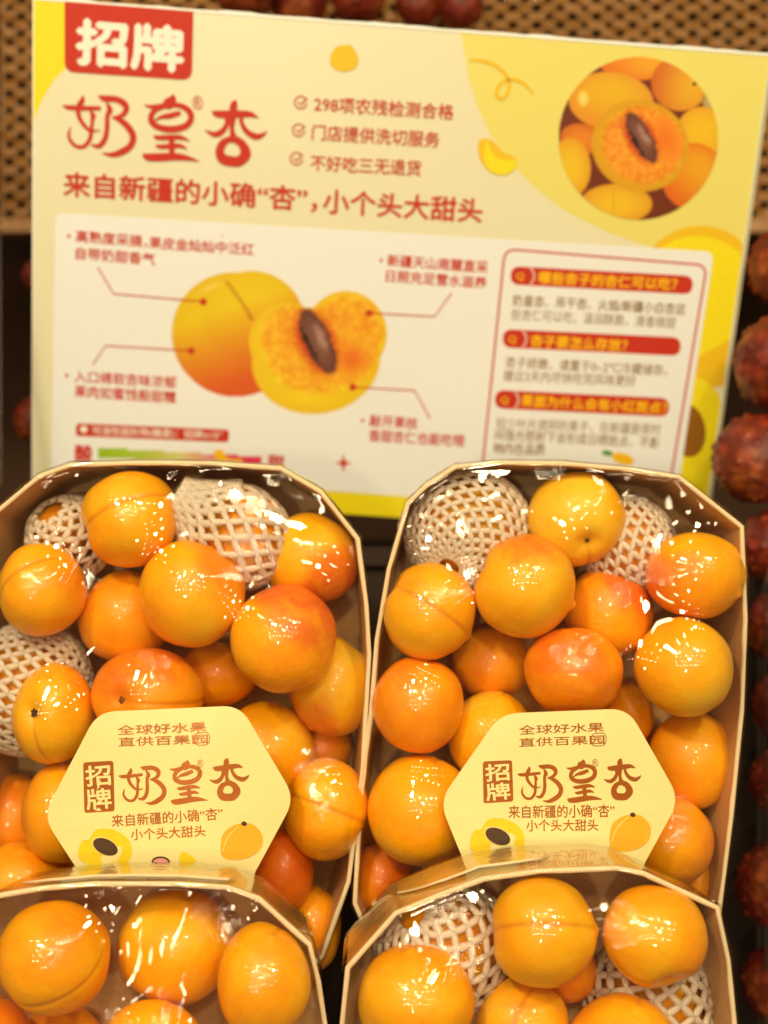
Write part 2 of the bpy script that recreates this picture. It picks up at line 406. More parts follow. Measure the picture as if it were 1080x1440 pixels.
# red tab with white characters, brush lettering
pr.poly('red_tab', round_poly([(91,2),(272,16),(270,113),(91,101)], [0,0,15,15]), Z1, RED)
pr.text('招牌', (109, 59), (257, 71), 62, Z2, PALE, .035)
b2s = lambda st: [(80+x/3.484, 120+y/3.484, w_/3.484) for x, y, w_ in st]
pr.strokes('brush_lettering', [b2s(s) for s in BRUSH], Z1, RED)
pr.text('®', (270.5, 145), (285.5, 145), 19, Z1, RED)
pr.text('来自新疆的小确“杏”，', (90, 259), (446, 281), 34, Z1, RED, .022)
pr.text('小个头大甜头', (455, 283), (678, 297), 34, Z1, RED, .022)
for (tx, a, b, ic) in (('298项农残检测合格', (442, 146), (638, 158), (423, 144)), ('门店提供洗切服务', (439, 186), (618, 197), (420, 183)), ('不好吃三无退货', (437, 229), (592, 237), (417, 223))):
    pr.text(tx, a, b, 22, Z1, RED, .014)
    pr.outline('check_mark', ellipse(ic[0], ic[1], 8.5, 8.5, 0, 22, .1, 5.6), 2.0, Z1, RED, closed=False)
    pr.outline('check_mark', [(ic[0]-4, ic[1]-1), (ic[0], ic[1]+3.5), (ic[0]+9, ic[1]-6)], 2.2, Z2, RED, closed=False)
pr.poly('orange_dot', [(484+20*(1+.07*math.sin(3*t))*math.cos(t), 82+20*(1+.06*math.cos(2*t))*math.sin(t)) for t in frange(0, 6.1, 28)], Z1, ORA)
pr.poly('orange_dot', ellipse(492, 67, 5, 3.5, .8), Z2, ORA)
pr.strokes('squiggle', [[(660,84,3),(685,87,5),(705,98,5),(716,115,5),(713,132,5),(704,139,5),(698,132,5),(703,119,5),(716,112,5),(735,116,5),(750,132,3)]], Z1, ORA)
pr.poly('printed_slice', catmull([(674,196),(690,196),(708,214),(727,224),(722,240),(706,247),(688,241),(676,226),(672,210),(674,196)], 4)[:-1], Z1, ORA)
pr.poly('printed_slice', catmull([(684,196),(698,222),(727,226),(721,240),(706,246),(690,240),(680,222),(684,196)], 4)[:-1], Z2, YEL)

# the printed pictures
def flesh(rgb, X, Y, cx, cy, rx, ry, rot, rim, c0, c1, seed, k=.86, off=(0.06, -.02)):
    blob(rgb, X, Y, cx, cy, rx, ry, rot, rim, tuple(v*.93 for v in rim))
    nz = (vnoise(X, Y, 5, seed)+vnoise(X, Y, 2.4, seed+1)-1)[..., None]
    r2 = rgb.copy(); blob(r2, X, Y, cx+rx*off[0], cy+ry*off[1], rx*k, ry*k, rot, c0, c1, soft=.16)
    d = np.abs(r2-rgb).max(-1, keepdims=True) > 1
    rgb[:] = np.where(d, r2 + nz*np.array((14, 34, 16)), rgb)
def pit(rgb, X, Y, cx, cy, rx, ry, rot, seed):
    X0 = X + 7*(vnoise(X, Y, 4, seed+5)-.5); blob(rgb, X0, Y, cx-rx*.1, cy, rx*1.7, ry*1.10, rot, (190, 56, 12), (222, 92, 16), soft=.4)
    X2 = X + 5*(vnoise(X, Y, 5, seed)-.5) + 3*(vnoise(X, Y, 2, seed+3)-.5)
    blob(rgb, X2, Y, cx, cy, rx, ry, rot, (128, 74, 52), (92, 40, 26), soft=.12)
    blob(rgb, X2, Y, cx+rx*.25, cy-ry*.1, rx*.45, ry*.6, rot, (172, 122, 98), (122, 70, 50), soft=.6)
    blob(rgb, X2, Y, cx-rx*.55, cy+ry*.12, rx*.20, ry*.66, rot-.04, (44, 16, 12), (60, 24, 18), soft=.3)
def pic_circle(X, Y):
    rgb = np.zeros(X.shape+(3,)) + np.array((112, 40, 12)); k = 4.154; c = lambda x, y: (770+x/k, 70+y/k)
    def B(cx, cy, rx, ry, rot, a, b, pw=2.5, cg=None): x, y = c(cx, cy); blob(rgb, X, Y, x, y, rx/k, ry/k, rot, a, b, pw, cg)
    B(530, 80, 230, 100, 0, (240,168,34), (222,120,20), cg=(-.9, .2, (226,104,16)))
    B(770, 200, 170, 160, .3, (236,176,30), (226,140,26), cg=(-1, .1, (206,92,20)))
    B(960, 300, 60, 70, 0, (196,164,96), (150,120,60))
    B(370, 300, 255, 175, .1, (232,180,22), (226,140,30), cg=(0, .8, (228,130,26)))
    B(208, 285, 34, 50, 0, (240,205,130), (232,182,40), 1.0)
    B(200, 520, 130, 90, .2, (226,124,20), (200,90,16))
    B(900, 480, 150, 150, 0, (236,178,22), (230,150,24))
    B(850, 740, 190, 200, 0, (236,168,20), (226,110,16), cg=(-.7, .7, (222,96,14)))
    B(130, 690, 125, 180, 0, (236,180,26), (224,140,20))
    B(400, 900, 215, 120, 0, (236,178,26), (222,140,20)); B(385, 880, 5, 90, 0, (212,136,16), (226,160,20), 1)
    x, y = c(540, 560); flesh(rgb, X, Y, x, y, 292/k, 272/k, .35, (232,158,18), (242,150,34), (236,128,26), 3)
    B(690, 520, 90, 150, -.3, (236,110,14), (240,140,28), 1.2)
    x, y = c(548, 515); pit(rgb, X, Y, x, y, 62/k, 175/k, -.5, 5)
    B(858, 200, 16, 10, -.6, (60,40,16), (90,60,20))
    m = ((X-897.5)/112.5)**2 + ((Y-194.5)/115)**2 <= 1
    return rgb, m
pr.painted('printed_photo', (783, 78, 1012, 312), 230, pic_circle, Z1)
def pic_pair(X, Y):
    rgb = np.zeros(X.shape+(3,)) + np.array((231, 206, 180))
    m1 = blob(rgb, X, Y, 330, 470, 90, 88, .55, (234,190,14), (228,176,12), 3); m1 |= blob(rgb, X, Y, 356, 446, 72, 66, .2, (234,190,14), (230,180,12), 3)
    g = np.clip((Y-430+(X-330)*.35)/110, 0, 1)[..., None]*m1[..., None]*.92
    rgb[:] = rgb*(1-g) + np.array((216, 74, 20))*g
    wl = np.exp(-((X-(318+46*np.sin(np.clip((Y-395)/90, 0, 1)*1.5)))/3.0)**2)*(Y > 395)*(Y < 450)*m1
    rgb[:] -= wl[..., None]*np.array((34, 56, 10))
    blob(rgb, X, Y, 296, 404, 30, 8, -.4, (240,196,70), (232,182,30), 1, soft=.7)
    lob = [(444, 507, 92, 76, -.12), (486, 470, 59, 62, .1), (404, 480, 55, 55, .1)]
    m2 = np.zeros(X.shape, bool)
    for cx, cy, rx, ry, ro in lob: m2 |= blob(rgb, X, Y, cx, cy, rx, ry, ro, (240,194,18), (234,180,20))
    r2 = rgb.copy()
    for cx, cy, rx, ry, ro in ((455, 494, 82, 62, -.2), (489, 468, 52, 56, .1), (412, 474, 47, 46, .1)): blob(r2, X, Y, cx, cy, rx, ry, ro, (240,156,24), (240,166,26), soft=.12)
    nz = (vnoise(X, Y, 9, 4)+vnoise(X, Y, 4, 6)-1)[..., None]; dm = np.abs(r2-rgb).max(-1, keepdims=True) > 1
    rgb[:] = np.where(dm, r2 + nz*np.array((10, 34, 12)), rgb)
    blob(rgb, X, Y, 495, 505, 42, 40, 0, (232,104,20), (240,160,26), 1.2, soft=.8)
    blob(rgb, X, Y, 430, 560, 60, 16, .15, (242,196,20), (240,182,22), 1, soft=.6)
    pit(rgb, X, Y, 447, 480, 20, 52, -.42, 2)
    return rgb, m1 | m2
pr.painted('printed_photo', (238, 374, 552, 586), 300, pic_pair, Z1)
# notes with call-out lines
T1 = 17
for tx, a, b in (('高熟度采摘，', (107, 332), (207, 340)), ('果皮金灿灿中泛红', (210, 341), (357, 351)), ('自带奶甜香气', (107, 356), (218, 365)),
                 ('新疆天山南麓直采', (545, 366), (686, 376)), ('日照充足雪水滋养', (543, 388), (684, 398)),
                 ('入口绵软杏味浓郁', (105, 529), (248, 538)), ('果肉如蜜饯般甜糯', (105, 550), (247, 559)),
                 ('敲开果核', (520, 591), (587, 596)), ('香甜杏仁也能吃哦', (519, 612), (653, 620))):
    pr.text(tx, a, b, T1, Z1, RED, .022)
for x, y in ((97, 332), (536, 366), (94, 528), (510, 591), (313, 331)):
    pr.poly('bullet_dot', ellipse(x, y, 2.6 if y != 331 else 1.3, 2.6 if y != 331 else 1.3, 0, 12), Z1, RED)
for q in ([(138,376),(160,413),(286,424)], [(635,412),(611,445),(519,440)], [(131,512),(149,486),(269,493)], [(605,589),(583,549),(496,544)]):
    pr.outline('callout_line', q, 2.0, Z3, RED, closed=False)
    pr.poly('callout_dot', ellipse(q[-1][0], q[-1][1], 5, 5, 0, 16), Z4, RED)
def capsule(x0, y0, x1, y1, h, r=None):
    a = math.atan2(y1-y0, x1-x0); nx, ny = -math.sin(a)*h/2, math.cos(a)*h/2
    return round_poly([(x0-nx, y0-ny), (x1-nx, y1-ny), (x1+nx, y1+ny), (x0+nx, y0+ny)], r or h/2)
pr.poly('red_bar', capsule(107, 604, 322, 613, 18, 5), Z1, RED)
pr.poly('white_dot', ellipse(118, 603.5, 5, 5, 0, 16), Z2, PALE)
pr.text('可溶性固形物(糖度)：招牌≥15°', (130, 605), (312, 612), 12, Z2, PALE, .008)
pr.text('酸', (106, 637), (130, 638), 23, Z1, RED, .04); pr.text('甜', (377, 651), (399, 652), 23, Z1, RED, .04)
def pic_bar(X, Y):
    t = (X-138)/230; st = [(0,(150,176,20)),(.25,(176,186,50)),(.5,(226,200,110)),(.68,(232,140,120)),(.85,(226,60,80)),(1,(224,50,66))]
    rgb = np.stack([np.interp(t, [s[0] for s in st], [s[1][k] for s in st]) for k in range(3)], -1)
    yc = 636 + t*13; return rgb, (np.abs(Y-yc) < 8.5)
pr.painted('sweetness_scale', (138, 624, 368, 662), 90, pic_bar, Z1)
pr.poly('printed_slice', catmull([(300,634),(312,632),(320,644),(340,646),(338,654),(322,658),(306,650),(300,634)], 4)[:-1], Z2, AMBER)
pr.poly('red_star', [(483+(12 if i % 2 == 0 else 4)*math.cos(i*math.pi/4), 651+(13 if i % 2 == 0 else 4)*math.sin(i*math.pi/4)) for i in range(8)], Z1, RED)
# question box
pr.outline('question_frame', round_poly([(710,350),(994,373),(940,692),(676,680)], 16), 3.0, Z1, RED)
for x0, y0, x1, y1, t, a, b, dv in ((718,387,974,401,'哪些杏子的杏仁可以吃？',(758,390),(952,400),751), (707,475.5,957,487.5,'杏子要怎么存放？',(746,479),(882,486),740), (696,561,941,573,'果面为什么会有小红斑点？',(733,563),(938,574),728)):
    pr.poly('question_banner', capsule(x0, y0, x1, y1, 26), Z1, RED)
    pr.text('Q', (x0+8, y0+1), (x0+19, y0+1), 13, Z2, AMBER, .01)
    pr.outline('banner_arc', ellipse(x0+13, y0+1, 20, 17, 0, 14, -.75, .75), 1.5, Z2, PALE, closed=False)
    pr.text(t, a, b, 17, Z2, AMBER, .03)
for t, a, b, bo in (('奶皇杏、吊干杏、火焰/新疆小白杏这', (721,422), (964,435), .018), ('些杏仁可以吃，温润酥脆，清香微甜', (719,442), (950,454), .004),
                ('杏子娇嫩，请置于0~2℃冷藏储存，', (711,509), (938,521), .01), ('建议3天内尽快吃完风味更好', (708,528), (894,536), .008),
                ('较少叶片遮阴的果子，在新疆昼夜时', (698,595), (929,604), .004), ('间强光照射下会形成日晒斑点，不影', (696,611), (927,623), .01), ('响内在品质', (694.5,630), (766,632), .018)):
    pr.text(t, a, b, 16, Z1, BROWN, bo)
pr.poly('printed_leaf', ellipse(854, 637, 8, 4, .2, 16), Z1, GREEN); pr.poly('printed_slice', ellipse(876, 645, 16, 8, .3, 20), Z2, AMBER)

# ------------------------------------------------------------------ apricots
def norm(v): v = np.array(v, float); return v/np.linalg.norm(v)
def apricot_mesh(rx, ry, rz, stem, sdir, blush, hue, seed, tip=1.0):
    """rx, ry, rz cm radii; stem/sdir unit directions in camera axes; blush = (dir, amount, width)"""
    z = norm(stem); x = np.array(sdir, float); x = x - z*x.dot(z); x = norm(x); y = np.cross(z, x)
    NU, NV = 72, 44
    V = []; col = []
    off = Vector((seed*7.31, seed*3.17, seed*1.9))
    bd, ba, bw = blush
    bd = norm(bd)
    for j in range(NV+1):
        th = math.pi*j/NV
        for i in range(NU if 0 < j < NV else 1):
            u = 2*math.pi*i/NU; ph = u - .72*math.sin(u) if 0 < j < NV else 0
            phs = (ph+math.pi) % (2*math.pi) - math.pi
            d = x*(math.sin(th)*math.cos(ph)) + y*(math.sin(th)*math.sin(ph)) + z*math.cos(th)
            env = math.sin(th)**.5 if 0 < th < math.pi else 0
            g = math.exp(-(phs*math.sin(th)/.05)**2)
            gw = math.exp(-(phs*math.sin(th)/.30)**2)
            r = 1 - .020*g*env - .035*gw*env*(.6+.4*math.cos(th))
            r -= .15*math.exp(-(th/.26)**2) + .03*math.exp(-(th/.6)**2)
            r += tip*.045*math.exp(-((math.pi-th)/.10)**2) - .02*math.exp(-((math.pi-th)/.45)**2)
            r += .015*math.sin(th)**2*math.cos(2*ph+seed)
            nv = noise.noise(Vector(d)*1.3 + off); r += .050*nv + .010*noise.noise(Vector(d)*3.1 + off)
            V.append(tuple(d*r*np.array((rx, ry, rz))))
            bl = float(np.dot(d, bd)) + .42*noise.noise(Vector(d)*1.7 + off*2) + .16*noise.noise(Vector(d)*5 + off)
            bl = min(1, max(0, (bl-(1-bw))/.55)); bl = bl*bl*(3-2*bl)*ba
            sut = g*env*.9 + .9*math.exp(-(th/.10)**2)
            h = min(1, max(0, hue + .25*noise.noise(Vector(d)*1.1 - off)))
            col += [bl, min(1, sut), h, 1]
    F = []
    rows = []; k = 0
    for j in range(NV+1):
        c = NU if 0 < j < NV else 1; rows.append(range(k, k+c)); k += c
    for j in range(NV):
        a, b = rows[j], rows[j+1]
        for i in range(NU):
            i2 = (i+1) % NU
            if len(a) == 1: F.append((a[0], b[i], b[i2]))
            elif len(b) == 1: F.append((a[i], b[0], a[i2]))
            else: F.append((a[i], b[i], b[i2], a[i2]))
    m = bpy.data.meshes.new('apricot'); m.from_pydata(V, [], F)
    ca = m.color_attributes.new('skin', 'FLOAT_COLOR', 'POINT'); ca.data.foreach_set('color', col)
    return m, z

APR = []
def make_apricot(a, group):
    px, py, rx, ry, d = a['px'], a['py'], a['rx'], a['ry'], a['d']
    k = d/FPX; fr = Frame(P(px, py, d))
    seed = len(APR)+1
    # radii are angular in the photo; an off-axis sphere projects slightly wider, so take that out
    q = math.hypot(px-540, py-720)/FPX; kk = k/math.sqrt(1+q*q*.5)
    me, z = apricot_mesh(rx*kk, ry*kk, (rx+ry)/2*kk, a.get('stem', (-.2, -.9, -.4)), a.get('sut', (.3, .2, -.9)), a.get('bl', ((0, 1, 0), .0, .3)), a.get('hue', .38), seed, a.get('tip', 1))
    o = obj('apricot', me, None, MT['apricot']); smooth(o); o.matrix_world = M @ fr.mat
    o['label'] = a['label']; o['category'] = 'apricot'; o['group'] = group
    if a.get('scar'):
        r0 = a['scar']; R = (rx+ry)/2*kk; rnd = random.Random(seed); V, F = [(0, 0, 0)], []
        N = 14
        for ring in (1, 2):
            for i in range(N):
                t = 2*math.pi*i/N; rr = r0*(.55 if ring == 1 else 1)*(1+.35*rnd.uniform(-1, 1)); V.append((math.cos(t)*rr, math.sin(t)*rr, -.05 if ring == 1 else -.02+rnd.uniform(0, .06)))
        for i in range(N):
            j = (i+1) % N; F += [(0, 1+i, 1+j), (1+i, 1+N+i, 1+N+j, 1+j)]
        x = norm(np.cross(z, (0.13, .99, .1))); y = np.cross(z, x)
        base = z*R*.835
        V = [tuple(base*np.array((rx/((rx+ry)/2), ry/((rx+ry)/2), 1)) + x*v[0] + y*v[1] + z*v[2]) for v in V]
        s_ = obj('stem_scar', (V, F), o, MT['scar'])
    APR.append(o); return o

def relax(L, floor_d, iters=120):
    """slide fruit along their own sight lines until neighbours no longer sink into each other"""
    for _ in range(iters):
        for i in range(len(L)):
            for j in range(i+1, len(L)):
                A, B = L[i], L[j]; pa, pb = P(A['px'], A['py'], A['d']), P(B['px'], B['py'], B['d'])
                ra = (A['rx']+A['ry'])/2*A['d']/FPX; rb = (B['rx']+B['ry'])/2*B['d']/FPX
                gap = .95*(ra+rb) - (pa-pb).length
                if gap > 0:
                    s = gap*.5
                    if A['d'] < B['d']: A['d'] -= s*.25; B['d'] = min(floor_d - rb*.6, B['d']+s)
                    else: B['d'] -= s*.25; A['d'] = min(floor_d - ra*.6, A['d']+s)
        for A in L: A['d'] = max(A['d'], A['dmin'])

def ap(px, py, rx, ry, lay, label, base, **k):
    d = base + (0, 1.1, 2.2, 3.0)[lay]
    return dict(px=px, py=py, rx=rx, ry=ry, d=d, dmin=d-.5, label=label, **k)

RL, RR, FLT, FRT = 60.2, 60.2, 53.0, 53.0
LEFT = [
 ap(183,730,71,70,0,'topmost creased apricot of the rear left punnet, left of the white foam fan',RL,stem=(-.9,-.35,.1),sut=(.1,.35,.8),hue=.30,bl=((.6,.8,.2),.0,.3)),
 ap(58,829,63,68,0,'apricot cut by the left photo edge above the foam net of the rear left punnet',RL,stem=(-.7,-.5,-.1),sut=(-.2,.5,.8),hue=.40,bl=((1,0,.1),.25,.5)),
 ap(270,834,74,77,0,'smooth plain golden apricot in the upper middle of the rear left punnet',RL,hue=.30,bl=((.8,.55,.3),.38,.55)),
 ap(437,786,69,65,0,'apricot with rosy lower cheek in the upper right corner of the rear left punnet',RL,hue=.25,stem=(.6,.6,-.3),bl=((.55,-.55,.45),.72,.60)),
 ap(399,898,74,77,0,'apricot with a pink red blushed shoulder below the corner fruit of the rear left punnet',RL,hue=.42,stem=(.4,-.7,-.4),bl=((.55,.75,.25),.75,.72)),
 ap(176,868,66,66,2,'shaded plain apricot tucked under and left of the smooth golden one, rear left punnet',RL,hue=.48),
 ap(207,978,79,68,0,'wide apricot with a dark stem hole and crease just above the left paper sticker',RL,stem=(-.38,.03,.92),sut=(1,-.1,.1),scar=.14,hue=.52,bl=((-.2,.95,.3),.55,.62)),
 ap(76,1004,58,72,0,'apricot with a brown stem scar facing out, left of the left paper sticker',RL,stem=(-.32,.14,.93),sut=(.1,-1,.1),scar=.19,hue=.30,bl=((.4,.9,-.1),.4,.5)),
 ap(468,964,60,71,1,'tilted yellow apricot with orange lower end at the right wall of the rear left punnet',RL,hue=.18,stem=(.5,.8,-.2),bl=((-.4,-.8,.4),.55,.55)),
 ap(305,948,56,46,3,'dark apricot deep in the gap between the creased and blushed fruit, rear left punnet',RL,hue=.55),
 ap(376,1056,66,70,1,'golden apricot behind the upper right edge of the left paper sticker',RL,hue=.30),
 ap(458,1138,61,72,1,'apricot with a slanting crease at the lower right wall of the rear left punnet',RL,hue=.33,stem=(-.85,.3,.1),sut=(.1,.2,.9)),
 ap(20,1152,58,66,1,'apricot cut by the left photo edge beside the left paper sticker',RL,hue=.52,bl=((.2,.8,.3),.3,.5)),
 ap(88,1143,60,72,1,'apricot half hidden behind the left corner of the left paper sticker',RL,hue=.42,bl=((-.8,.3,.3),.35,.5)),
 ap(395,1228,46,62,1,'small deep red orange apricot at the lower right of the left paper sticker',RL,hue=.85,stem=(-.05,-.9,.35),scar=.06,bl=((.2,.2,.9),.45,.9)),
 ap(441,1305,40,60,2,'lowest apricot of the rear left punnet, just outside the corner of the front left punnet',RL,hue=.50),
 ap(28,1240,64,58,1,'apricot at the left photo edge, low in the rear left punnet above the front one',RL,hue=.45),
 ap(118,1232,52,50,2,'apricot below the lower left edge of the left paper sticker',RL,hue=.5),
 ap(455,1052,40,44,3,'dark apricot deep at the right wall of the rear left punnet, between two yellow ones',RL,hue=.6),
 ap(230,1120,90,80,2,'apricot hidden under the left paper sticker',RL+.6,hue=.4),
]
RIGHT = [
 ap(810,730,69,69,0,'pale yellow apricot with a grey stem dimple at the top of the rear right punnet',RR,stem=(.15,-.50,.85),sut=(.2,-.9,-.2),scar=.10,hue=.06),
 ap(737,824,73,72,0,'yellow apricot with orange top and small pointed tip, upper middle of the rear right punnet',RR,stem=(-.9,.35,.05),tip=2.4,hue=.20,bl=((.1,1,.15),.62,.55)),
 ap(603,859,66,68,0,'apricot with a fine diagonal crease at the left wall of the rear right punnet',RR,stem=(-.8,.5,0),sut=(.05,.15,.9),hue=.32),
 ap(978,809,73,63,0,'apricot with red orange left cheek, upper right corner of the rear right punnet',RR,stem=(-.7,.4,-.5),tip=1.6,hue=.35,bl=((-.85,-.1,.4),.55,.65)),
 ap(856,860,62,66,1,'red cheeked apricot lying behind the two middle fruits of the rear right punnet',RR,stem=(-.5,.6,-.5),hue=.55,bl=((.5,.75,.3),.75,.75)),
 ap(962,938,70,71,0,'plain golden apricot with one large round glint, right side of the rear right punnet',RR,hue=.28),
 ap(806,944,70,63,0,'orange red apricot in the centre just above the right paper sticker',RR,hue=.62,stem=(.2,-.9,-.3),bl=((-.1,.9,.4),.42,.75)),
 ap(588,991,64,68,0,'deep orange apricot at the left wall of the rear right punnet, below the creased one',RR,hue=.62,bl=((-.8,.3,.3),.35,.7)),
 ap(690,933,56,52,3,'dark orange apricot deep between the creased and the centre fruit, rear right punnet',RR,hue=.55),
 ap(691,1037,61,66,1,'yellow apricot behind the upper left edge of the right paper sticker',RR,hue=.22),
 ap(592,1139,76,79,0,'largest apricot low at the left wall of the rear right punnet, beside the sticker',RR,hue=.38),
 ap(972,1068,62,70,1,'golden apricot at the right wall of the rear right punnet, right of the sticker top',RR,hue=.36),
 ap(942,1182,63,64,1,'glossy apricot behind the lower right edge of the right paper sticker',RR,hue=.50,bl=((.8,.1,.5),.15,.5)),
 ap(884,1006,34,46,3,'sliver of an orange apricot above the right shoulder of the right paper sticker',RR,hue=.55),
 ap(537,1238,44,56,2,'dark red orange apricot above the cut corner of the front right punnet',RR,hue=.75,bl=((0,.8,.5),.5,.7)),
 ap(978,1242,34,44,2,'sliver of apricot behind the right corner of the front right punnet',RR,hue=.5),
 ap(640,1222,48,42,2,'apricot peeping out under the lower left edge of the right paper sticker',RR,hue=.45),
 ap(790,1110,90,80,2,'apricot hidden under the right paper sticker',RR+.6,hue=.4),
]
FLEFT = [
 ap(75,1346,84,79,0,'large apricot with soft low crease, upper left of the front left punnet',FLT,stem=(-.9,-.3,-.1),sut=(.1,-.6,.8),hue=.45),
 ap(248,1330,86,81,0,'large golden apricot in the middle of the front left punnet with many small glints',FLT,hue=.28),
 ap(371,1380,68,82,0,'apricot in the right corner of the front left punnet',FLT,hue=.40),
 ap(213,1478,76,73,0,'apricot at the bottom photo edge of the front left punnet, in the middle',FLT,hue=.34),
 ap(-22,1468,70,72,1,'red orange apricot in the bottom left corner of the photo',FLT,hue=.8),
 ap(85,1470,66,58,2,'shaded orange apricot under the large upper left one of the front left punnet',FLT,hue=.65),
]
FRIGHT = [
 ap(762,1309,78,80,0,'apricot in the top middle of the front right punnet with rows of lamp glints',FRT,stem=(-.9,-.05,-.1),sut=(.0,.35,.8),hue=.32),
 ap(921,1316,76,73,0,'apricot with a puckered lower stem dent, right corner of the front right punnet',FRT,stem=(.18,-.78,.60),sut=(-.9,-.2,.1),hue=.36),
 ap(586,1406,84,80,0,'large apricot with tall streaky glints at the left of the front right punnet',FRT,stem=(.1,-.95,-.2),tip=1.6,hue=.40),
 ap(735,1440,68,66,1,'yellow creased apricot at the bottom photo edge of the front right punnet',FRT,stem=(-.4,-.8,.2),sut=(-.4,.1,.9),hue=.24),
 ap(876,1466,78,68,0,'apricot at the bottom photo edge below the foam net, front right punnet',FRT,hue=.45),
 ap(800,1368,44,42,3,'red orange apricot glimpsed behind the top middle fruit of the front right punnet',FRT,hue=.75),
]
for L, fl in ((LEFT, 65.2), (RIGHT, 65.2), (FLEFT, 57.3), (FRIGHT, 57.3)): relax(L, fl)
G = ['apricots in the rear left punnet', 'apricots in the rear right punnet', 'apricots in the front left punnet', 'apricots in the front right punnet']
for L, g in zip((LEFT, RIGHT, FLEFT, FRIGHT), G):
    for a in L: make_apricot(a, g)

# ------------------------------------------------------------------ foam nets round wrapped fruit
def mat_foam():
    m, n, l, p = nt('white_foam')
    t, b = bump(n, l, p, 9, .35, .05, 4)
    r = ramp(n, l, t.outputs['Fac'], [(.3, (.80, .68, .54)), (.7, (.90, .81, .68))]); l.new(r.outputs['Color'], p.inputs['Base Color'])
    p.inputs['Roughness'].default_value = .35; p.inputs['Subsurface Weight'].default_value = .3; p.inputs['Subsurface Scale'].default_value = .2
    p.inputs['Subsurface Radius'].default_value = (1, .8, .6)
    tr = n.new('ShaderNodeBsdfTransparent'); mx = n.new('ShaderNodeMixShader'); mx.inputs[0].default_value = .32      # airy, see-through foam
    l.new(p.outputs[0], mx.inputs[1]); l.new(tr.outputs[0], mx.inputs[2]); l.new(mx.outputs[0], n['Material Output'].inputs['Surface']); return m
FOAM = mat_foam()
def foam_net(center, axis, prof, n, rows, tube, label, seed, group='white foam nets', gather=0.0):
    """sleeve of foam strands zig-zagging between their neighbours; prof(t) -> (radius, height along axis)"""
    fr = Frame(center); z = norm(axis); x = norm(np.cross(z, (.21, .34, .91))); y = np.cross(z, x)
    V, F = [], []; K = 6; rnd = random.Random(seed); STEP = 4
    jit = [rnd.uniform(-.12, .12) for _ in range(n)]
    for s_ in range(n):
        path = []
        for k in range(rows*STEP+1):
            t = k/(rows*STEP); q = (k/STEP); tri = 2*abs((q/2) % 1 - .5)   # 0..1..0
            zig = (tri-.5)*2*.47*(1 if s_ % 2 == 0 else -1)
            ph = 2*math.pi*(s_+.5+zig*1.0+jit[s_]*.35)/n
            r, h = prof(t); r *= 1+.05*noise.noise(Vector((ph*1.4, t*4, seed)))
            path.append(x*(r*math.cos(ph)) + y*(r*math.sin(ph)) + z*h)
        b0 = len(V)
        for k, p in enumerate(path):
            tg = norm(path[min(k+1, len(path)-1)] - path[max(k-1, 0)]); out = norm(p + 1e-6); s1 = norm(np.cross(tg, out)); s2 = np.cross(s1, tg)
            w_ = tube*(1+gather*max(0, 1-k/len(path)/.45))*(1+.30*noise.noise(Vector((s_*3.1, k*.7, seed))))
            for j in range(K):
                a = 2*math.pi*j/K; V.append(tuple(p + s1*math.cos(a)*w_ + s2*math.sin(a)*w_*.85))
            if k:
                o = b0+(k-1)*K
                for j in range(K): F.append((o+j, o+(j+1) % K, o+K+(j+1) % K, o+K+j))
    o = obj('foam_net', (V, F), None, FOAM); smooth(o); o.matrix_world = M @ fr.mat
    o['label'] = label; o['category'] = 'foam net'; o['group'] = group
    return o
def ball(R, t0=.0, t1=.86, stretch=1.0):
    return lambda t: (R*math.sin(math.pi*(t0+(t1-t0)*t)) + .12, R*stretch*math.cos(math.pi*(t0+(t1-t0)*t)))
def fan(R, H):   # gathered bundle that opens over a fruit
    def f(t):
        if t < .42: u = t/.42; return (.75 + (R*.92-.75)*u**1.25, R*.55 + H*(1-u))
        a = (t-.42)/.58*math.pi*.62 + math.pi*.32; return (R*math.sin(a)*.97+.05, R*math.cos(a))
    return f
wrapped = [
 (338,754,66,66,61.7,'apricot wrapped in the open white foam fan, top of the rear left punnet',.5,'apricots in the rear left punnet'),
 (88,752,44,46,63.2,'apricot inside the torn foam net, upper left of the rear left punnet',.5,'apricots in the rear left punnet'),
 (40,967,74,80,62.6,'apricot wrapped in the foam net at the left side of the rear left punnet',.4,'apricots in the rear left punnet'),
 (662,750,80,74,62.5,'apricot wrapped in the foam net at the upper left of the rear right punnet',.3,'apricots in the rear right punnet'),
 (884,767,60,60,62.8,'apricot wrapped in the foam net right of the pale yellow one, rear right punnet',.6,'apricots in the rear right punnet'),
 (622,1332,86,86,55.75,'apricot wrapped in the foam net at the upper left of the front right punnet',.4,'apricots in the front right punnet'),
 (912,1412,78,76,55.9,'apricot wrapped in the foam net at the right of the front right punnet',.4,'apricots in the front right punnet'),
]
for px, py, rx, ry, d, lb, hu, g in wrapped:
    make_apricot(dict(px=px, py=py, rx=rx, ry=ry, d=d, label=lb, hue=hu), g)
foam_net(P(334, 756, 61.6), (-.84, .60, .20), fan(2.4, 2.1), 32, 13, .16, 'bright white foam net gathered at one end, top of the rear left punnet', 1, gather=.7)
foam_net(P(98, 758, 62.8), (-.3, .6, .5), ball(1.9, .10, .80), 19, 14, .15, 'torn white foam net half in shade behind the leftmost fruit of the rear left punnet', 2)
foam_net(P(42, 968, 62.5), (.25, 1.0, .1), ball(2.65, .08, .92, 1.15), 28, 24, .155, 'white foam net down the left side of the rear left punnet', 3)
foam_net(P(660, 750, 62.6), (.35, .5, -.75), ball(2.85, .04, .96), 34, 27, .14, 'beige looking foam net with small even holes, upper left of the rear right punnet', 4)
foam_net(P(884, 768, 62.8), (.9, .3, .35), ball(2.15, .08, .95), 26, 20, .135, 'foam net with slanting strands right of the pale yellow apricot, rear right punnet', 5)
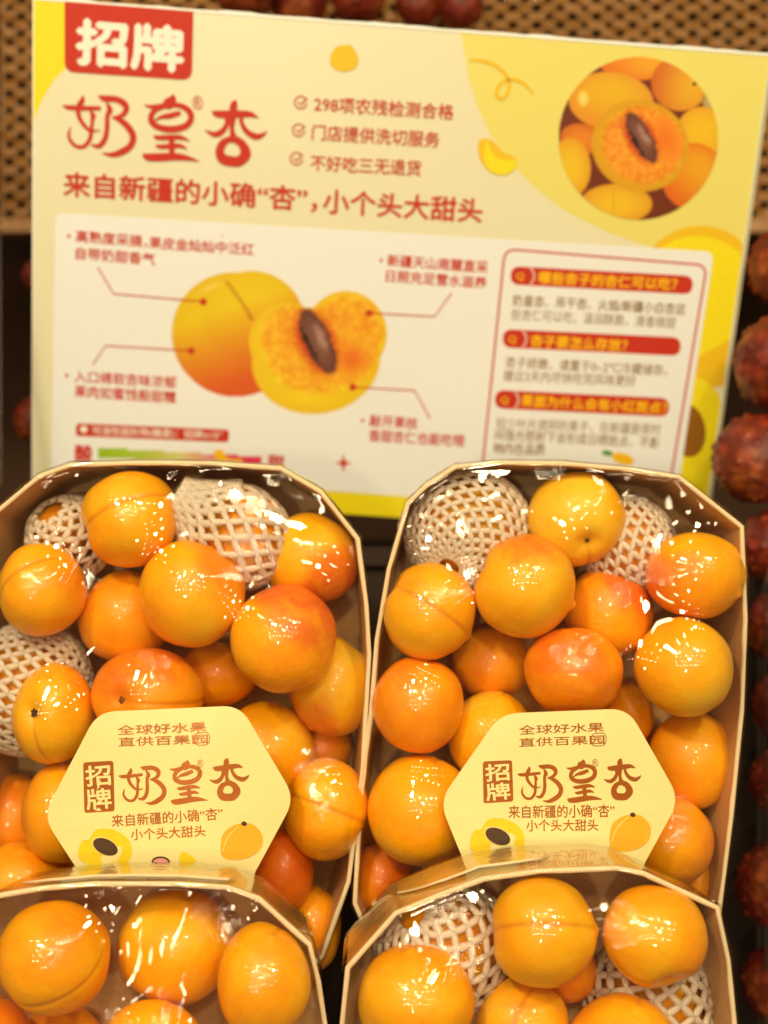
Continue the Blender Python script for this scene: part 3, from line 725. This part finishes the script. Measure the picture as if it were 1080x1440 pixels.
foam_net(P(622, 1332, 55.7), (-.5, .7, .6), ball(2.7, .06, .92), 26, 17, .165, 'wide meshed foam net at the upper left of the front right punnet', 6)
foam_net(P(912, 1412, 55.9), (.2, .95, .2), ball(2.5, .08, .92, 1.1), 26, 17, .165, 'foam net low at the right of the front right punnet', 7)

# ------------------------------------------------------------------ punnets
def film_height(poly, apr, origin, extra=0.05, bulge=.5):
    xs = [p[0] for p in poly]; ys = [p[1] for p in poly]; h = .13
    gx = np.arange(min(xs)-.3, max(xs)+.3, h); gy = np.arange(min(ys)-.3, max(ys)+.3, h)
    X, Y = np.meshgrid(gx, gy)
    inside = np.zeros(X.shape, bool); j = len(poly)-1
    for i in range(len(poly)):
        xi, yi = poly[i]; xj, yj = poly[j]
        with np.errstate(divide='ignore', invalid='ignore'):
            c = ((yi > Y) != (yj > Y)) & (X < (xj-xi)*(Y-yi)/(yj-yi+1e-12)+xi)
        inside ^= c; j = i
    ob = np.full(X.shape, -9.)
    for a in apr:
        c = P(a['px'], a['py'], a['d']) - origin; r = (a['rx']+a['ry'])/2*a['d']/FPX*1.02
        d2 = (X-c.x)**2+(Y-c.y)**2; ob = np.maximum(ob, np.where(d2 < r*r, c.z+np.sqrt(np.maximum(0, r*r-d2)), -9))
    Z = np.zeros(X.shape); ob = ob+extra
    for _ in range(500):
        A = (np.roll(Z, 1, 0)+np.roll(Z, -1, 0)+np.roll(Z, 1, 1)+np.roll(Z, -1, 1))/4
        Z = np.where(inside, np.maximum(A, ob), 0)
    for _ in range(14):
        A = (np.roll(Z, 1, 0)+np.roll(Z, -1, 0)+np.roll(Z, 1, 1)+np.roll(Z, -1, 1))/4; Z = np.where(inside, .4*Z+.6*A, 0)
    def f(x, y):
        u = (x-gx[0])/h; v = (y-gy[0])/h; i = int(min(len(gx)-2, max(0, u))); j = int(min(len(gy)-2, max(0, v))); u -= i; v -= j
        return float(Z[j, i]*(1-u)*(1-v)+Z[j, i+1]*u*(1-v)+Z[j+1, i]*(1-u)*v+Z[j+1, i+1]*u*v)
    return f

def punnet(label, outline, d, depth, flare, shift, apr, center_px, sticker=None, flap=None):
    o = P(center_px[0], center_px[1], d); fr = Frame(o)
    rt = root('fruit_punnet', fr, label, 'punnet', 'clear wrapped cardboard fruit punnets')
    pts = [fr.px(x, y) for x, y in outline]; pts = [(p.x, p.y) for p in pts]
    N = len(pts); cx = sum(p[0] for p in pts)/N; cy = sum(p[1] for p in pts)/N
    hw = (max(p[0] for p in pts)-min(p[0] for p in pts))/2; hh = (max(p[1] for p in pts)-min(p[1] for p in pts))/2
    def inset(p, a): return (p[0]-(p[0]-cx)/hw*a, p[1]-(p[1]-cy)/hh*a)
    base = [tuple(np.array(inset(p, flare))+np.array(shift)) for p in pts]
    TH = .13
    for i in range(N):       # one wall panel per side: outside, inside, slightly bowed
        j = (i+1) % N; V, F, MI = [], [], []; K = 6
        def wl(s, q, t):     # s along the side, q down the wall, t 0 outside / 1 inside
            a = np.array(pts[i])*(1-s)+np.array(pts[j])*s; b = np.array(base[i])*(1-s)+np.array(base[j])*s
            p = a*(1-q)+b*q; ip = np.array(inset(tuple(p), TH*t)); return (ip[0], ip[1], -depth*q-.02)
        for t in (0, 1):
            for q in range(K+1):
                for s in range(3): V.append(wl(s/2, q/K, t))
        n1 = 3*(K+1)
        for q in range(K):
            for s in range(2):
                a = q*3+s; F.append((a, a+3, a+4, a+1)); MI.append(0)
                a += n1; F.append((a, a+1, a+4, a+3)); MI.append(1)
        m = bpy.data.meshes.new('wall_panel'); m.from_pydata(V, [], F); m.materials.append(MT['outer']); m.materials.append(MT['inner'])
        m.polygons.foreach_set('material_index', MI); obj('wall_panel', m, rt)
    V = [(*p, -depth-.02) for p in base] + [(*p, -depth-.16) for p in base]
    tri = tessellate_polygon([[Vector((a, b, 0)) for a, b in base]])
    F = [tuple(t) for t in tri] + [tuple(N+k for k in reversed(t)) for t in tri] + [(i, (i+1) % N, N+(i+1) % N, N+i) for i in range(N)]
    obj('base_panel', (V, F), rt, MT['inner'])
    # cut edge of the board: a rounded bead running round the opening, slightly uneven
    V, F = [], []; ring = []
    for i in range(N):
        a, b = np.array(pts[i]), np.array(pts[(i+1) % N]); L = np.linalg.norm(b-a); k = max(2, int(L/.35))
        for s in range(k): ring.append(a+(b-a)*s/k)
    n = len(ring)
    for i, p in enumerate(ring):
        tn = ring[(i+1) % n]-ring[i-1]; nn = np.array((tn[1], -tn[0])); nn /= np.linalg.norm(nn) or 1
        if np.dot(nn, p-np.array((cx, cy))) < 0: nn = -nn
        ww = .068+.016*noise.noise(Vector((p[0], p[1], 3)))
        for dx, dz in ((ww*.3, -.12), (ww*.55, .02), (0, .07), (-ww*2.0, .07), (-ww*2.4, .0), (-ww*2.2, -.1)):
            V.append((p[0]+nn[0]*dx, p[1]+nn[1]*dx, dz))
        o0, o1 = i*6, ((i+1) % n)*6
        for j in range(5): F.append((o0+j, o1+j, o1+j+1, o0+j+1))
    smooth(obj('rim_edge', (V, F), rt, MT['rim']))
    # clear film stretched over the fruit
    fh = film_height(pts, apr, o)
    V, F = [], []; RG, SG_ = 120, 280
    ang = [2*math.pi*k/SG_ for k in range(SG_)]
    def bound(t):
        dx, dy = math.cos(t), math.sin(t); best = 1e9
        for i in range(N):
            ax, ay = pts[i][0]-cx, pts[i][1]-cy; bx, by = pts[(i+1) % N][0]-cx, pts[(i+1) % N][1]-cy
            ex, ey = bx-ax, by-ay; den = dx*ey-dy*ex
            if abs(den) < 1e-9: continue
            r = (ax*ey-ay*ex)/den; s = (ax*dy-ay*dx)/den
            if r > 0 and -1e-6 <= s <= 1+1e-6: best = min(best, r)
        return best
    bd = [bound(t) for t in ang]
    V.append((cx, cy, fh(cx, cy)+.1))
    for k in range(1, RG+1):
        s = (k/RG)**.8
        for t, b in zip(ang, bd):
            x = cx+math.cos(t)*b*s; y = cy+math.sin(t)*b*s
            # gather pleats near the edge
            pl = .022*math.sin(t*61+3*noise.noise(Vector((t*4, s*2, d))))*max(0, s-.72)/.28*max(0, 1-s)*3.0
            V.append((x, y, fh(x, y)*(1-max(0, s-.97)/.03)+.10+pl))
    for j in range(SG_): F.append((0, 1+j, 1+(j+1) % SG_))
    for k in range(RG-1):
        for j in range(SG_):
            a = 1+k*SG_; F.append((a+j, a+SG_+j, a+SG_+(j+1) % SG_, a+(j+1) % SG_))
    smooth(obj('clear_film', (V, F), rt, MT['film']))
    # film wrapped round the outside of the walls, crinkled
    V, F = [], []
    for i, p in enumerate(ring):
        q = np.array(inset(tuple(p), flare))+np.array(shift); dr = norm(np.array((p[0]-cx, p[1]-cy)))
        for k in range(9):
            s = k/8; a = p*(1-s)+q*s; w_ = .13+.05*noise.noise(Vector((a[0]*1.3, a[1]*1.3, s*4+d)))+.04*math.sin(math.pi*s)
            V.append((a[0]+dr[0]*w_, a[1]+dr[1]*w_, .06-s*(depth+.12)))
        o0, o1 = i*9, ((i+1) % n)*9
        for j in range(8): F.append((o0+j, o1+j, o1+j+1, o0+j+1))
    smooth(obj('film_skirt', (V, F), rt, MT['film']))
    return rt, fr, fh, pts, base, cx, cy

L_OUT = [(100,652),(200,649),(300,650),(395,657),(452,690),(505,757),(517,850),(521,920),(512,1080),(492,1240),(455,1345),(400,1400),(100,1400),(10,1345),(-25,1230),(-40,1080),(-48,920),(-38,800),(-10,722),(55,668)]
R_OUT = [(640,655),(700,649),(790,650),(880,658),(955,669),(1045,740),(1050,870),(1045,1000),(1030,1150),(1012,1290),(970,1370),(900,1410),(600,1400),(530,1350),(497,1270),(505,1130),(520,1000),(528,900),(545,800),(572,707),(600,680)]
FL_OUT = [(-70,1300),(0,1257),(60,1247),(130,1241),(250,1241),(320,1246),(365,1262),(437,1327),(450,1380),(462,1460),(470,1560),(465,1700),(440,1830),(380,1900),(-40,1900),(-100,1830),(-120,1560),(-100,1360)]
FR_OUT = [(487,1360),(555,1283),(620,1256),(680,1234),(760,1223),(868,1219),(905,1226),(1010,1275),(1026,1350),(1036,1450),(1040,1560),(1030,1720),(1000,1830),(940,1890),(600,1890),(520,1830),(485,1720),(472,1560),(478,1450)]
pL = punnet('clear wrapped cardboard punnet of apricots at rear left, white foam fan at its top', L_OUT, 60.0, 5.2, .45, (0, 0), LEFT, (237, 1020))
pR = punnet('clear wrapped cardboard punnet of apricots at rear right, pale yellow fruit at its top', R_OUT, 60.0, 5.2, .45, (0, 0), RIGHT, (775, 1020))
pFL = punnet('clear wrapped cardboard punnet of apricots at front left, cut by the photo corner', FL_OUT, 52.8, 4.1, .55, (0, -.02), FLEFT, (175, 1560))
pFR = punnet('clear wrapped cardboard punnet at front right with a folded flap and foam nets inside', FR_OUT, 52.8, 4.1, .45, (-.45, .18), FRIGHT, (757, 1560))

# folded flap glued on the outer top wall of the two front punnets
def flap(pn, i0, s0, i1, s1, q0, q1, dip):
    rt, fr, fh, pts, base, cx, cy = pn; depth = 4.1
    run = []
    seq = [(i0, s0)] + [(k, 0.0) for k in range(i0+1, i1+1)] + [(i1, s1)]
    P_ = []
    for (i, s), (j, t) in zip(seq[:-1], seq[1:]):
        for k in range(6):
            u = k/6; a = (i+s)*(1-u)+(j+t)*u; P_.append(a)
    P_.append(i1+s1)
    V, F, MI = [], [], []; K = 6; n = len(P_)
    for m_, a in enumerate(P_):
        i = int(a); s = a-i; j = (i+1) % len(pts)
        p = np.array(pts[i])*(1-s)+np.array(pts[j])*s; b = np.array(base[i])*(1-s)+np.array(base[j])*s
        u = m_/(n-1); qq0 = q0+dip*(1-math.sin(math.pi*min(1, u*1.0)))*.0 + dip*(abs(2*u-1)**3)
        for k in range(K+1):
            q = qq0+(q1-qq0)*k/K; c = p*(1-q)+b*q; up = .10+.16*(1-k/K)*(1-.6*abs(2*u-1))
            V.append((c[0], c[1]+up, -depth*q))
    for m_ in range(n-1):
        for k in range(K): a = m_*(K+1)+k; F.append((a, a+1, a+K+2, a+K+1)); MI.append(0)
    nv = len(V)
    V += [(x, y-.10, z) for x, y, z in V[:nv]]
    for m_ in range(n-1):
        a = m_*(K+1); F.append((a, a+K+1, nv+a+K+1, nv+a)); MI.append(1)
    m = bpy.data.meshes.new('folded_flap'); m.from_pydata(V, [], F); m.materials.append(MT['outer']); m.materials.append(MT['rim'])
    m.polygons.foreach_set('material_index', MI); return obj('folded_flap', m, rt)
flap(pFL, 1, .2, 5, .2, .12, .98, .25)
flap(pFR, 1, .1, 4, .3, .25, .98, .3)

# ------------------------------------------------------------------ paper stickers
STK = flat_mat('sticker_paper', (246, 215, 128), .38, .02)
def mat_copper():
    m, n, l, p = nt('copper_ink'); p.inputs['Base Color'].default_value = (.45, .13, .02, 1); p.inputs['Roughness'].default_value = .30
    p.inputs['Metallic'].default_value = .35; t, b = bump(n, l, p, 5, .12, .03); return m
COP = mat_copper(); YPR = flat_mat('sticker_yellow', (244, 196, 20)); OPR = flat_mat('sticker_orange', (244, 168, 30)); DPR = flat_mat('sticker_dark', (72, 44, 14)); PPR = flat_mat('sticker_pink', (236, 150, 120)); HPR = flat_mat('sticker_highlight', (250, 200, 90))
def sticker(pn, dep, hexa, lines, stamp, brush, half, whole, tilt=0.0, bendk=.012):
    rt, fr, fh = pn[:3]
    z0 = -dep - fr.o.z
    c0 = fr.px(sum(p[0] for p in hexa)/6, sum(p[1] for p in hexa)/6, z0)
    bend = lambda x, y: z0 - bendk*((x-c0.x)**2) - .006*(y-c0.y)**2 + .09*noise.noise(Vector((x*.33, y*.33, z0)))
    class B(Printer):
        def __init__(s, par):
            s.f, s.p = fr, par; s.bend = lambda x, y: z0 if (x == 0 and y == 0) else bend(x, y)
    b = B(rt)
    # the paper itself, a fine grid so that it can bend
    rp = [fr.px(x, y, z0) for x, y in round_poly(hexa, 26, 8)]; rp = [(p.x, p.y) for p in rp]; n = len(rp); K = 14
    V = [(c0.x, c0.y, bend(c0.x, c0.y))]; F = []
    for k in range(1, K+1):
        for x, y in rp: X = c0.x+(x-c0.x)*k/K; Y = c0.y+(y-c0.y)*k/K; V.append((X, Y, bend(X, Y)))
    V += [(V[1+(K-1)*n+i][0], V[1+(K-1)*n+i][1], V[1+(K-1)*n+i][2]-.05) for i in range(n)]
    for i in range(n): F.append((0, 1+i, 1+(i+1) % n))
    for k in range(K):
        for i in range(n): a = 1+k*n; F.append((a+i, a+n+i, a+n+(i+1) % n, a+(i+1) % n))
    me = bpy.data.meshes.new('sticker'); me.from_pydata(V, [], F)
    bm = bmesh.new(); bm.from_mesh(me); bmesh.ops.recalc_face_normals(bm, faces=bm.faces)
    bm.to_mesh(me); bm.free()
    st = obj('sticker', me, rt, STK); b.p = st
    for t, a, c, h in lines: b.text(t, a, c, h, .012, COP, .012 if h > 14 else .006)
    # round ring drawn about the last character of line two
    x, y = lines[1][2]; b.outline('lettering_ring', round_poly([(x-18.5, y-8.6), (x+2.5, y-9.6), (x+2.5, y+8.4), (x-18.5, y+9.4)], 8), 1.1, .014, COP)
    b.poly('red_stamp', round_poly(stamp, 4), .010, COP)
    (ax, ay), (bx, by), (cx_, cy_), (dx, dy) = stamp
    b.text('招', (ax+4, ay+(dy-ay)*.28), (bx-4, by+(cy_-by)*.28), (dy-ay)*.40, .02, STK, .018)
    b.text('牌', (ax+5, ay+(dy-ay)*.74), (bx-3, by+(cy_-by)*.74), (dy-ay)*.40, .02, STK, .018)
    # brush lettering: photo-plane strokes straightened on the board, then set here
    A, Bp, hgt = brush
    su = [[fS.px(80+x_/3.484, 120+y_/3.484) for x_, y_, w_ in s_] for s_ in BRUSH]
    x0 = min(p.x for s_ in su for p in s_); x1 = max(p.x for s_ in su for p in s_); yy = [p.y for s_ in su for p in s_]; ym, yM = min(yy), max(yy)
    pa, pb = fr.px(*A, z0), fr.px(*Bp, z0); ex = Vector((pb.x-pa.x, pb.y-pa.y)); sc = ex.length/(x1-x0); ex.normalize(); ey = Vector((-ex.y, ex.x))
    ys = hgt/FPX*dep/(yM-ym)
    sts = []
    for s_, raw in zip(su, BRUSH):
        q = []
        for p, r in zip(s_, raw):
            u = (p.x-x0)*sc; v = (p.y-(ym+yM)/2)*ys; q.append((pa.x+ex.x*u+ey.x*v, pa.y+ex.y*u+ey.y*v, r[2]/3.484*76/FPX*sc))
        sts.append(q)
    # wider caps on thin strokes keep the brush look
    V, F, Z = [], [], []
    for i, s_ in enumerate(sts):
        qq = catmull(s_, 7); o0 = len(V)
        for k, (x, y, w_) in enumerate(qq):
            xa, ya = qq[max(0, k-1)][:2]; xb, yb = qq[min(len(qq)-1, k+1)][:2]; L = math.hypot(xb-xa, yb-ya) or 1; w_ = max(w_, .01)/2
            V += [(x-(yb-ya)/L*w_, y+(xb-xa)/L*w_), (x+(yb-ya)/L*w_, y-(xb-xa)/L*w_)]; Z += [i*.0012]*2
            if k: F.append((o0+2*k-2, o0+2*k-1, o0+2*k+1, o0+2*k))
    ob = b.put('brush_lettering', V, F, .012, COP, px=False)
    for v, dz in zip(ob.data.vertices, Z): v.co.z += dz
    mx = A[0]+(Bp[0]-A[0])*.626; my = A[1]+(Bp[1]-A[1])*.626-hgt*.39
    b.text('®', (mx-4.5, my), (mx+4.5, my), 11, .012, COP)
    hx, hy = half
    b.poly('printed_apricot_half', catmull([(hx-46,hy+4),(hx-40,hy-10),(hx-30,hy-12),(hx-20,hy-26),(hx+5,hy-26),(hx+26,hy-12),(hx+30,hy+8),(hx+18,hy+26),(hx-10,hy+30),(hx-30,hy+24),(hx-44,hy+16),(hx-46,hy+4)], 4)[:-1], .010, YPR)
    b.poly('printed_highlight', ellipse(hx-8, hy-3, 20, 12.5, .42, 24), .013, HPR)
    b.poly('printed_pit', ellipse(hx-7, hy-2, 18.5, 11, .42, 24), .016, DPR)
    wx, wy = whole
    b.poly('printed_apricot', catmull([(wx-30,wy+8),(wx-26,wy-12),(wx-8,wy-24),(wx+14,wy-24),(wx+28,wy-8),(wx+25,wy+12),(wx+6,wy+24),(wx-16,wy+26),(wx-28,wy+20),(wx-30,wy+8)], 4)[:-1], .010, OPR)
    b.strokes('printed_highlight', [[(wx-27,wy+14,1.5),(wx-20,wy-6,2),(wx-4,wy-22,2)]], .014, HPR)
    b.poly('printed_stem', ellipse(wx+3, wy-25, 4, 3.2, .3, 12), .016, DPR)
    return st, b
st, b = sticker(pL, 57.35, [(136,1002),(337,993),(414,1125),(340,1262),(132,1262),(58,1150)],
    [('全球好水果', (165,1027.5), (290,1022), 13.5), ('直供百果园', (166,1044), (292,1039), 13), ('来自新疆的小确“杏”', (157,1155), (313,1144), 17), ('小个头大甜头', (184,1174), (289,1168), 16)],
    [(116,1073),(159,1070),(161,1141),(118,1144)], ((167,1103), (350,1093), 58), (155,1193), (340,1184))
b.poly('printed_slice', catmull([(252,1212),(254,1200),(262,1199),(276,1210),(268,1214),(252,1212)], 4)[:-1], .010, YPR)
b.poly('pink_arc', ellipse(226, 1212, 13, 8, 0, 20), .010, DPR); b.poly('pink_arc', ellipse(226, 1213, 11, 6.5, 0, 20), .014, PPR)
sticker(pR, 57.35, [(704,1004),(884,997),(957,1125),(888,1250),(668,1250),(618,1128)],
    [('全球好水果', (730,1027), (849,1022.5), 13), ('直供百果园', (730,1044.5), (850,1040), 12.5), ('来自新疆的小确“杏”', (715,1142), (864,1140), 18), ('小个头大甜头', (740,1161), (841,1160), 16.5)],
    [(679,1071),(720,1069),(722,1127),(680,1130)], ((728,1100), (902,1093), 57), (707,1178), (887,1171), bendk=.006)

# ------------------------------------------------------------------ lychees, clear boxes, woven basket, shelf
def mat_lychee():
    m, n, l, p = nt('lychee_skin')
    tc = n.new('ShaderNodeTexCoord'); v = n.new('ShaderNodeTexVoronoi'); v.inputs['Scale'].default_value = 2.6
    t = n.new('ShaderNodeTexNoise'); t.inputs['Scale'].default_value = .9; t.inputs['Detail'].default_value = 4
    l.new(tc.outputs['Object'], v.inputs['Vector']); l.new(tc.outputs['Object'], t.inputs['Vector'])
    r = ramp(n, l, t.outputs['Fac'], [(.3, (.20, .008, .005)), (.5, (.32, .040, .009)), (.72, (.46, .13, .018))])
    r2 = ramp(n, l, v.outputs['Distance'], [(0, (1, 1, 1)), (.6, (.40, .28, .2))])
    mx = n.new('ShaderNodeMix'); mx.data_type = 'RGBA'; mx.blend_type = 'MULTIPLY'; mx.inputs['Factor'].default_value = 1
    l.new(r.outputs[0], mx.inputs['A']); l.new(r2.outputs[0], mx.inputs['B']); l.new(mx.outputs['Result'], p.inputs['Base Color'])
    p.inputs['Roughness'].default_value = .5; return m
LY = mat_lychee()
def lychee_mesh(seed):
    bm = bmesh.new(); bmesh.ops.create_icosphere(bm, subdivisions=5, radius=1)
    for v in bm.verts:
        d = v.co.normalized(); dist, _ = noise.voronoi(d*4.2 + Vector((seed*5.1, 0, 0)))
        v.co = d*(1 + .14*max(0, 1-dist[0]*2.6) - .0) * (1+.05*d.z) ; v.co.z *= 1.06
    m = bpy.data.meshes.new('lychee'); bm.to_mesh(m); bm.free(); m.materials.append(LY)
    m.polygons.foreach_set('use_smooth', [True]*len(m.polygons)); return m
LM = [lychee_mesh(i) for i in range(3)]
lychees = [
 (1104,372,54,71,'orange red lychee at the right photo edge beside the upper part of the question box'),
 (1098,508,66,70,'orange brown lychee at the right photo edge, right of the middle of the question box'),
 (1066,647,64,70,'large dark red lychee just right of the lower corner of the printed board'),
 (1092,768,54,70.5,'dark red lychee right of the upper corner of the rear right punnet'),
 (1106,880,56,71,'lychee at the right photo edge beside the middle of the rear right punnet'),
 (1100,1100,48,70,'lychee at the right photo edge level with the top of the right sticker'),
 (1094,1247,60,69,'bumpy dark red lychee at the right edge beside the corner of the front right punnet'),
 (1098,1388,54,69,'lowest dark lychee at the right photo edge'),
 (1108,995,50,70,'lychee at the right photo edge level with the right side fruit above the sticker'),
 (54,388,24,80,'small orange red lychee glimpsed left of the board, upper of two'),
 (52,592,34,79,'orange lychee glimpsed left of the board, lower of two'),
 (345,-18,46,88,'red lychee behind the top edge of the board, leftmost of the row'),
 (420,0,42,90,'orange red lychee behind the top edge of the board, second from left'),
 (505,-4,40,89,'dark red lychee behind the top edge of the board, third from left'),
 (588,6,34,91,'small dark lychee behind the top edge of the board, fourth from left'),
 (648,8,34,90,'red lychee behind the top edge of the board, right end of the row'),
]
rl = random.Random(3)
for i, (px, py, r, d, lb) in enumerate(lychees):
    o = bpy.data.objects.new('lychee', LM[i % 3]); C.objects.link(o)
    R = Matrix.Rotation(rl.uniform(0, 6), 4, 'X') @ Matrix.Rotation(rl.uniform(0, 6), 4, 'Z')
    o.matrix_world = M @ Matrix.Translation(P(px, py, d)) @ R @ Matrix.Scale(r*d/FPX/1.04, 4)
    o['label'] = lb; o['category'] = 'lychee'; o['group'] = 'lychees around the board'

def clear_box(label, x0, x1, y0, y1, d0, d1, rad=1.2):
    """rounded clear clamshell: lid, body, rolled lip"""
    c = P((x0+x1)/2, (y0+y1)/2, d1); fr = Frame(c); rt = root('clear_box', fr, label, 'plastic box', 'clear plastic lychee boxes')
    a, b = fr.px(x0, y1), fr.px(x1, y0); hw, hh = (b.x-a.x)/2, (b.y-a.y)/2
    def ringp(w_, h_, r, n=8):
        return round_poly([(-w_, -h_), (w_, -h_), (w_, h_), (-w_, h_)], r, n)
    D = d1-d0
    def loft(name, secs, mat):
        V, F = [], []; n = len(ringp(1, 1, .5))
        for w_, h_, r, z in secs: V += [(x, y, z) for x, y in ringp(w_, h_, r)]
        for k in range(len(secs)-1):
            for i in range(n): F.append((k*n+i, k*n+(i+1) % n, (k+1)*n+(i+1) % n, (k+1)*n+i))
        F.append(tuple((len(secs)-1)*n+i for i in range(n)))
        return smooth(obj(name, (V, F), rt, mat))
    loft('body', [(hw*.96, hh*.97, rad, D*.55), (hw*.9, hh*.93, rad, 0.0)], MT['clear'])
    loft('lid', [(hw*.98, hh*.98, rad, D*.56), (hw*.97, hh*.97, rad, D*.9), (hw*.93, hh*.95, rad*.9, D)], MT['clear'])
    loft('lip', [(hw*1.0, hh*1.0, rad*1.1, D*.52), (hw*1.03, hh*1.02, rad*1.15, D*.54), (hw*1.03, hh*1.02, rad*1.15, D*.57), (hw*.99, hh*.99, rad*1.1, D*.59)][:3], MT['clear'])
    return rt
clear_box('clear plastic box at the right photo edge with a rounded corner, lychees inside', 1044, 1460, 768, 1560, 64.0, 73.0, 2.2)
clear_box('clear plastic box at the left photo edge beside the printed board', -420, 22, -160, 700, 66.5, 73.0, 1.0)

# woven basket behind everything
WV = mat_board('rattan_strand', (.31, .14, .024), .4, .35, coat=.3, bs=.4)
DK = mat_board('dark_lining', (.012, .005, .003), .9, .3)
fB = Frame(P(620, 240, 95))
bk = root('woven_basket', fB, 'golden woven rattan basket wall blurred behind the board', 'basket')
BX0, BX1, BY0, BY1 = -46, 42, -3.5, 30
obj('lining', box(BX0, BX1, BY0, BY1, -1.4, -.9), bk, DK)
obj('lower_rim', box(BX0, BX1, BY0-.9, BY0, -1.2, .5), bk, WV)
pitch = .98
for fam, ang_ in ((0, .62), (1, math.pi-.62)):
    ca, sa = math.cos(ang_), math.sin(ang_)
    for k in range(-60, 61):
        ox, oy = -sa*k*pitch, ca*k*pitch
        ts = []
        for (o_, d_, lo, hi) in ((ox, ca, BX0, BX1), (oy, sa, BY0, BY1)): ts.append(sorted(((lo-o_)/d_, (hi-o_)/d_)))
        t0, t1 = max(ts[0][0], ts[1][0]), min(ts[0][1], ts[1][1])
        if t1-t0 < 1: continue
        V, F = [], []; n = int((t1-t0)/pitch*3)+1; rr = random.Random(k*7+fam); wd = .37+rr.uniform(-.06, .06)
        for i in range(n+1):
            t = t0+(t1-t0)*i/n; z = .18*math.sin(math.pi*t/pitch+math.pi*((k+fam) % 2)); x = ox+ca*t; y = oy+sa*t
            for q, dz in ((-wd/2, -.05), (0, .07), (wd/2, -.05)): V.append((x-sa*q, y+ca*q, z+dz))
            if i:
                for j in range(2): a = (i-1)*3+j; F.append((a, a+3, a+4, a+1))
        smooth(obj('strand', (V, F), bk, WV))

# dark display shelf that carries the punnets, the board and the boxes
SHM = mat_board('dark_shelf', (.022, .010, .005), .8, .3)
fH = Frame(P(560, 1300, 74)); sh = obj('display_shelf', box(-60, 60, -22, 19.6, -1, 0), None, SHM); sh.matrix_world = M @ fH.mat; sh['kind'] = 'structure'
ld = obj('shelf_ledge', box(-60, 60, 19.7, 20.6, -22, .6), None, SHM); ld.matrix_world = M @ fH.mat; ld['kind'] = 'structure'
BWM = mat_board('brown_wall', (.055, .024, .010), .9, .3)
bw = obj('back_wall', box(-140, 140, -100, 80, -2, 0), None, BWM); bw.matrix_world = M @ Frame((0, 0, -125)).mat; bw['kind'] = 'structure'
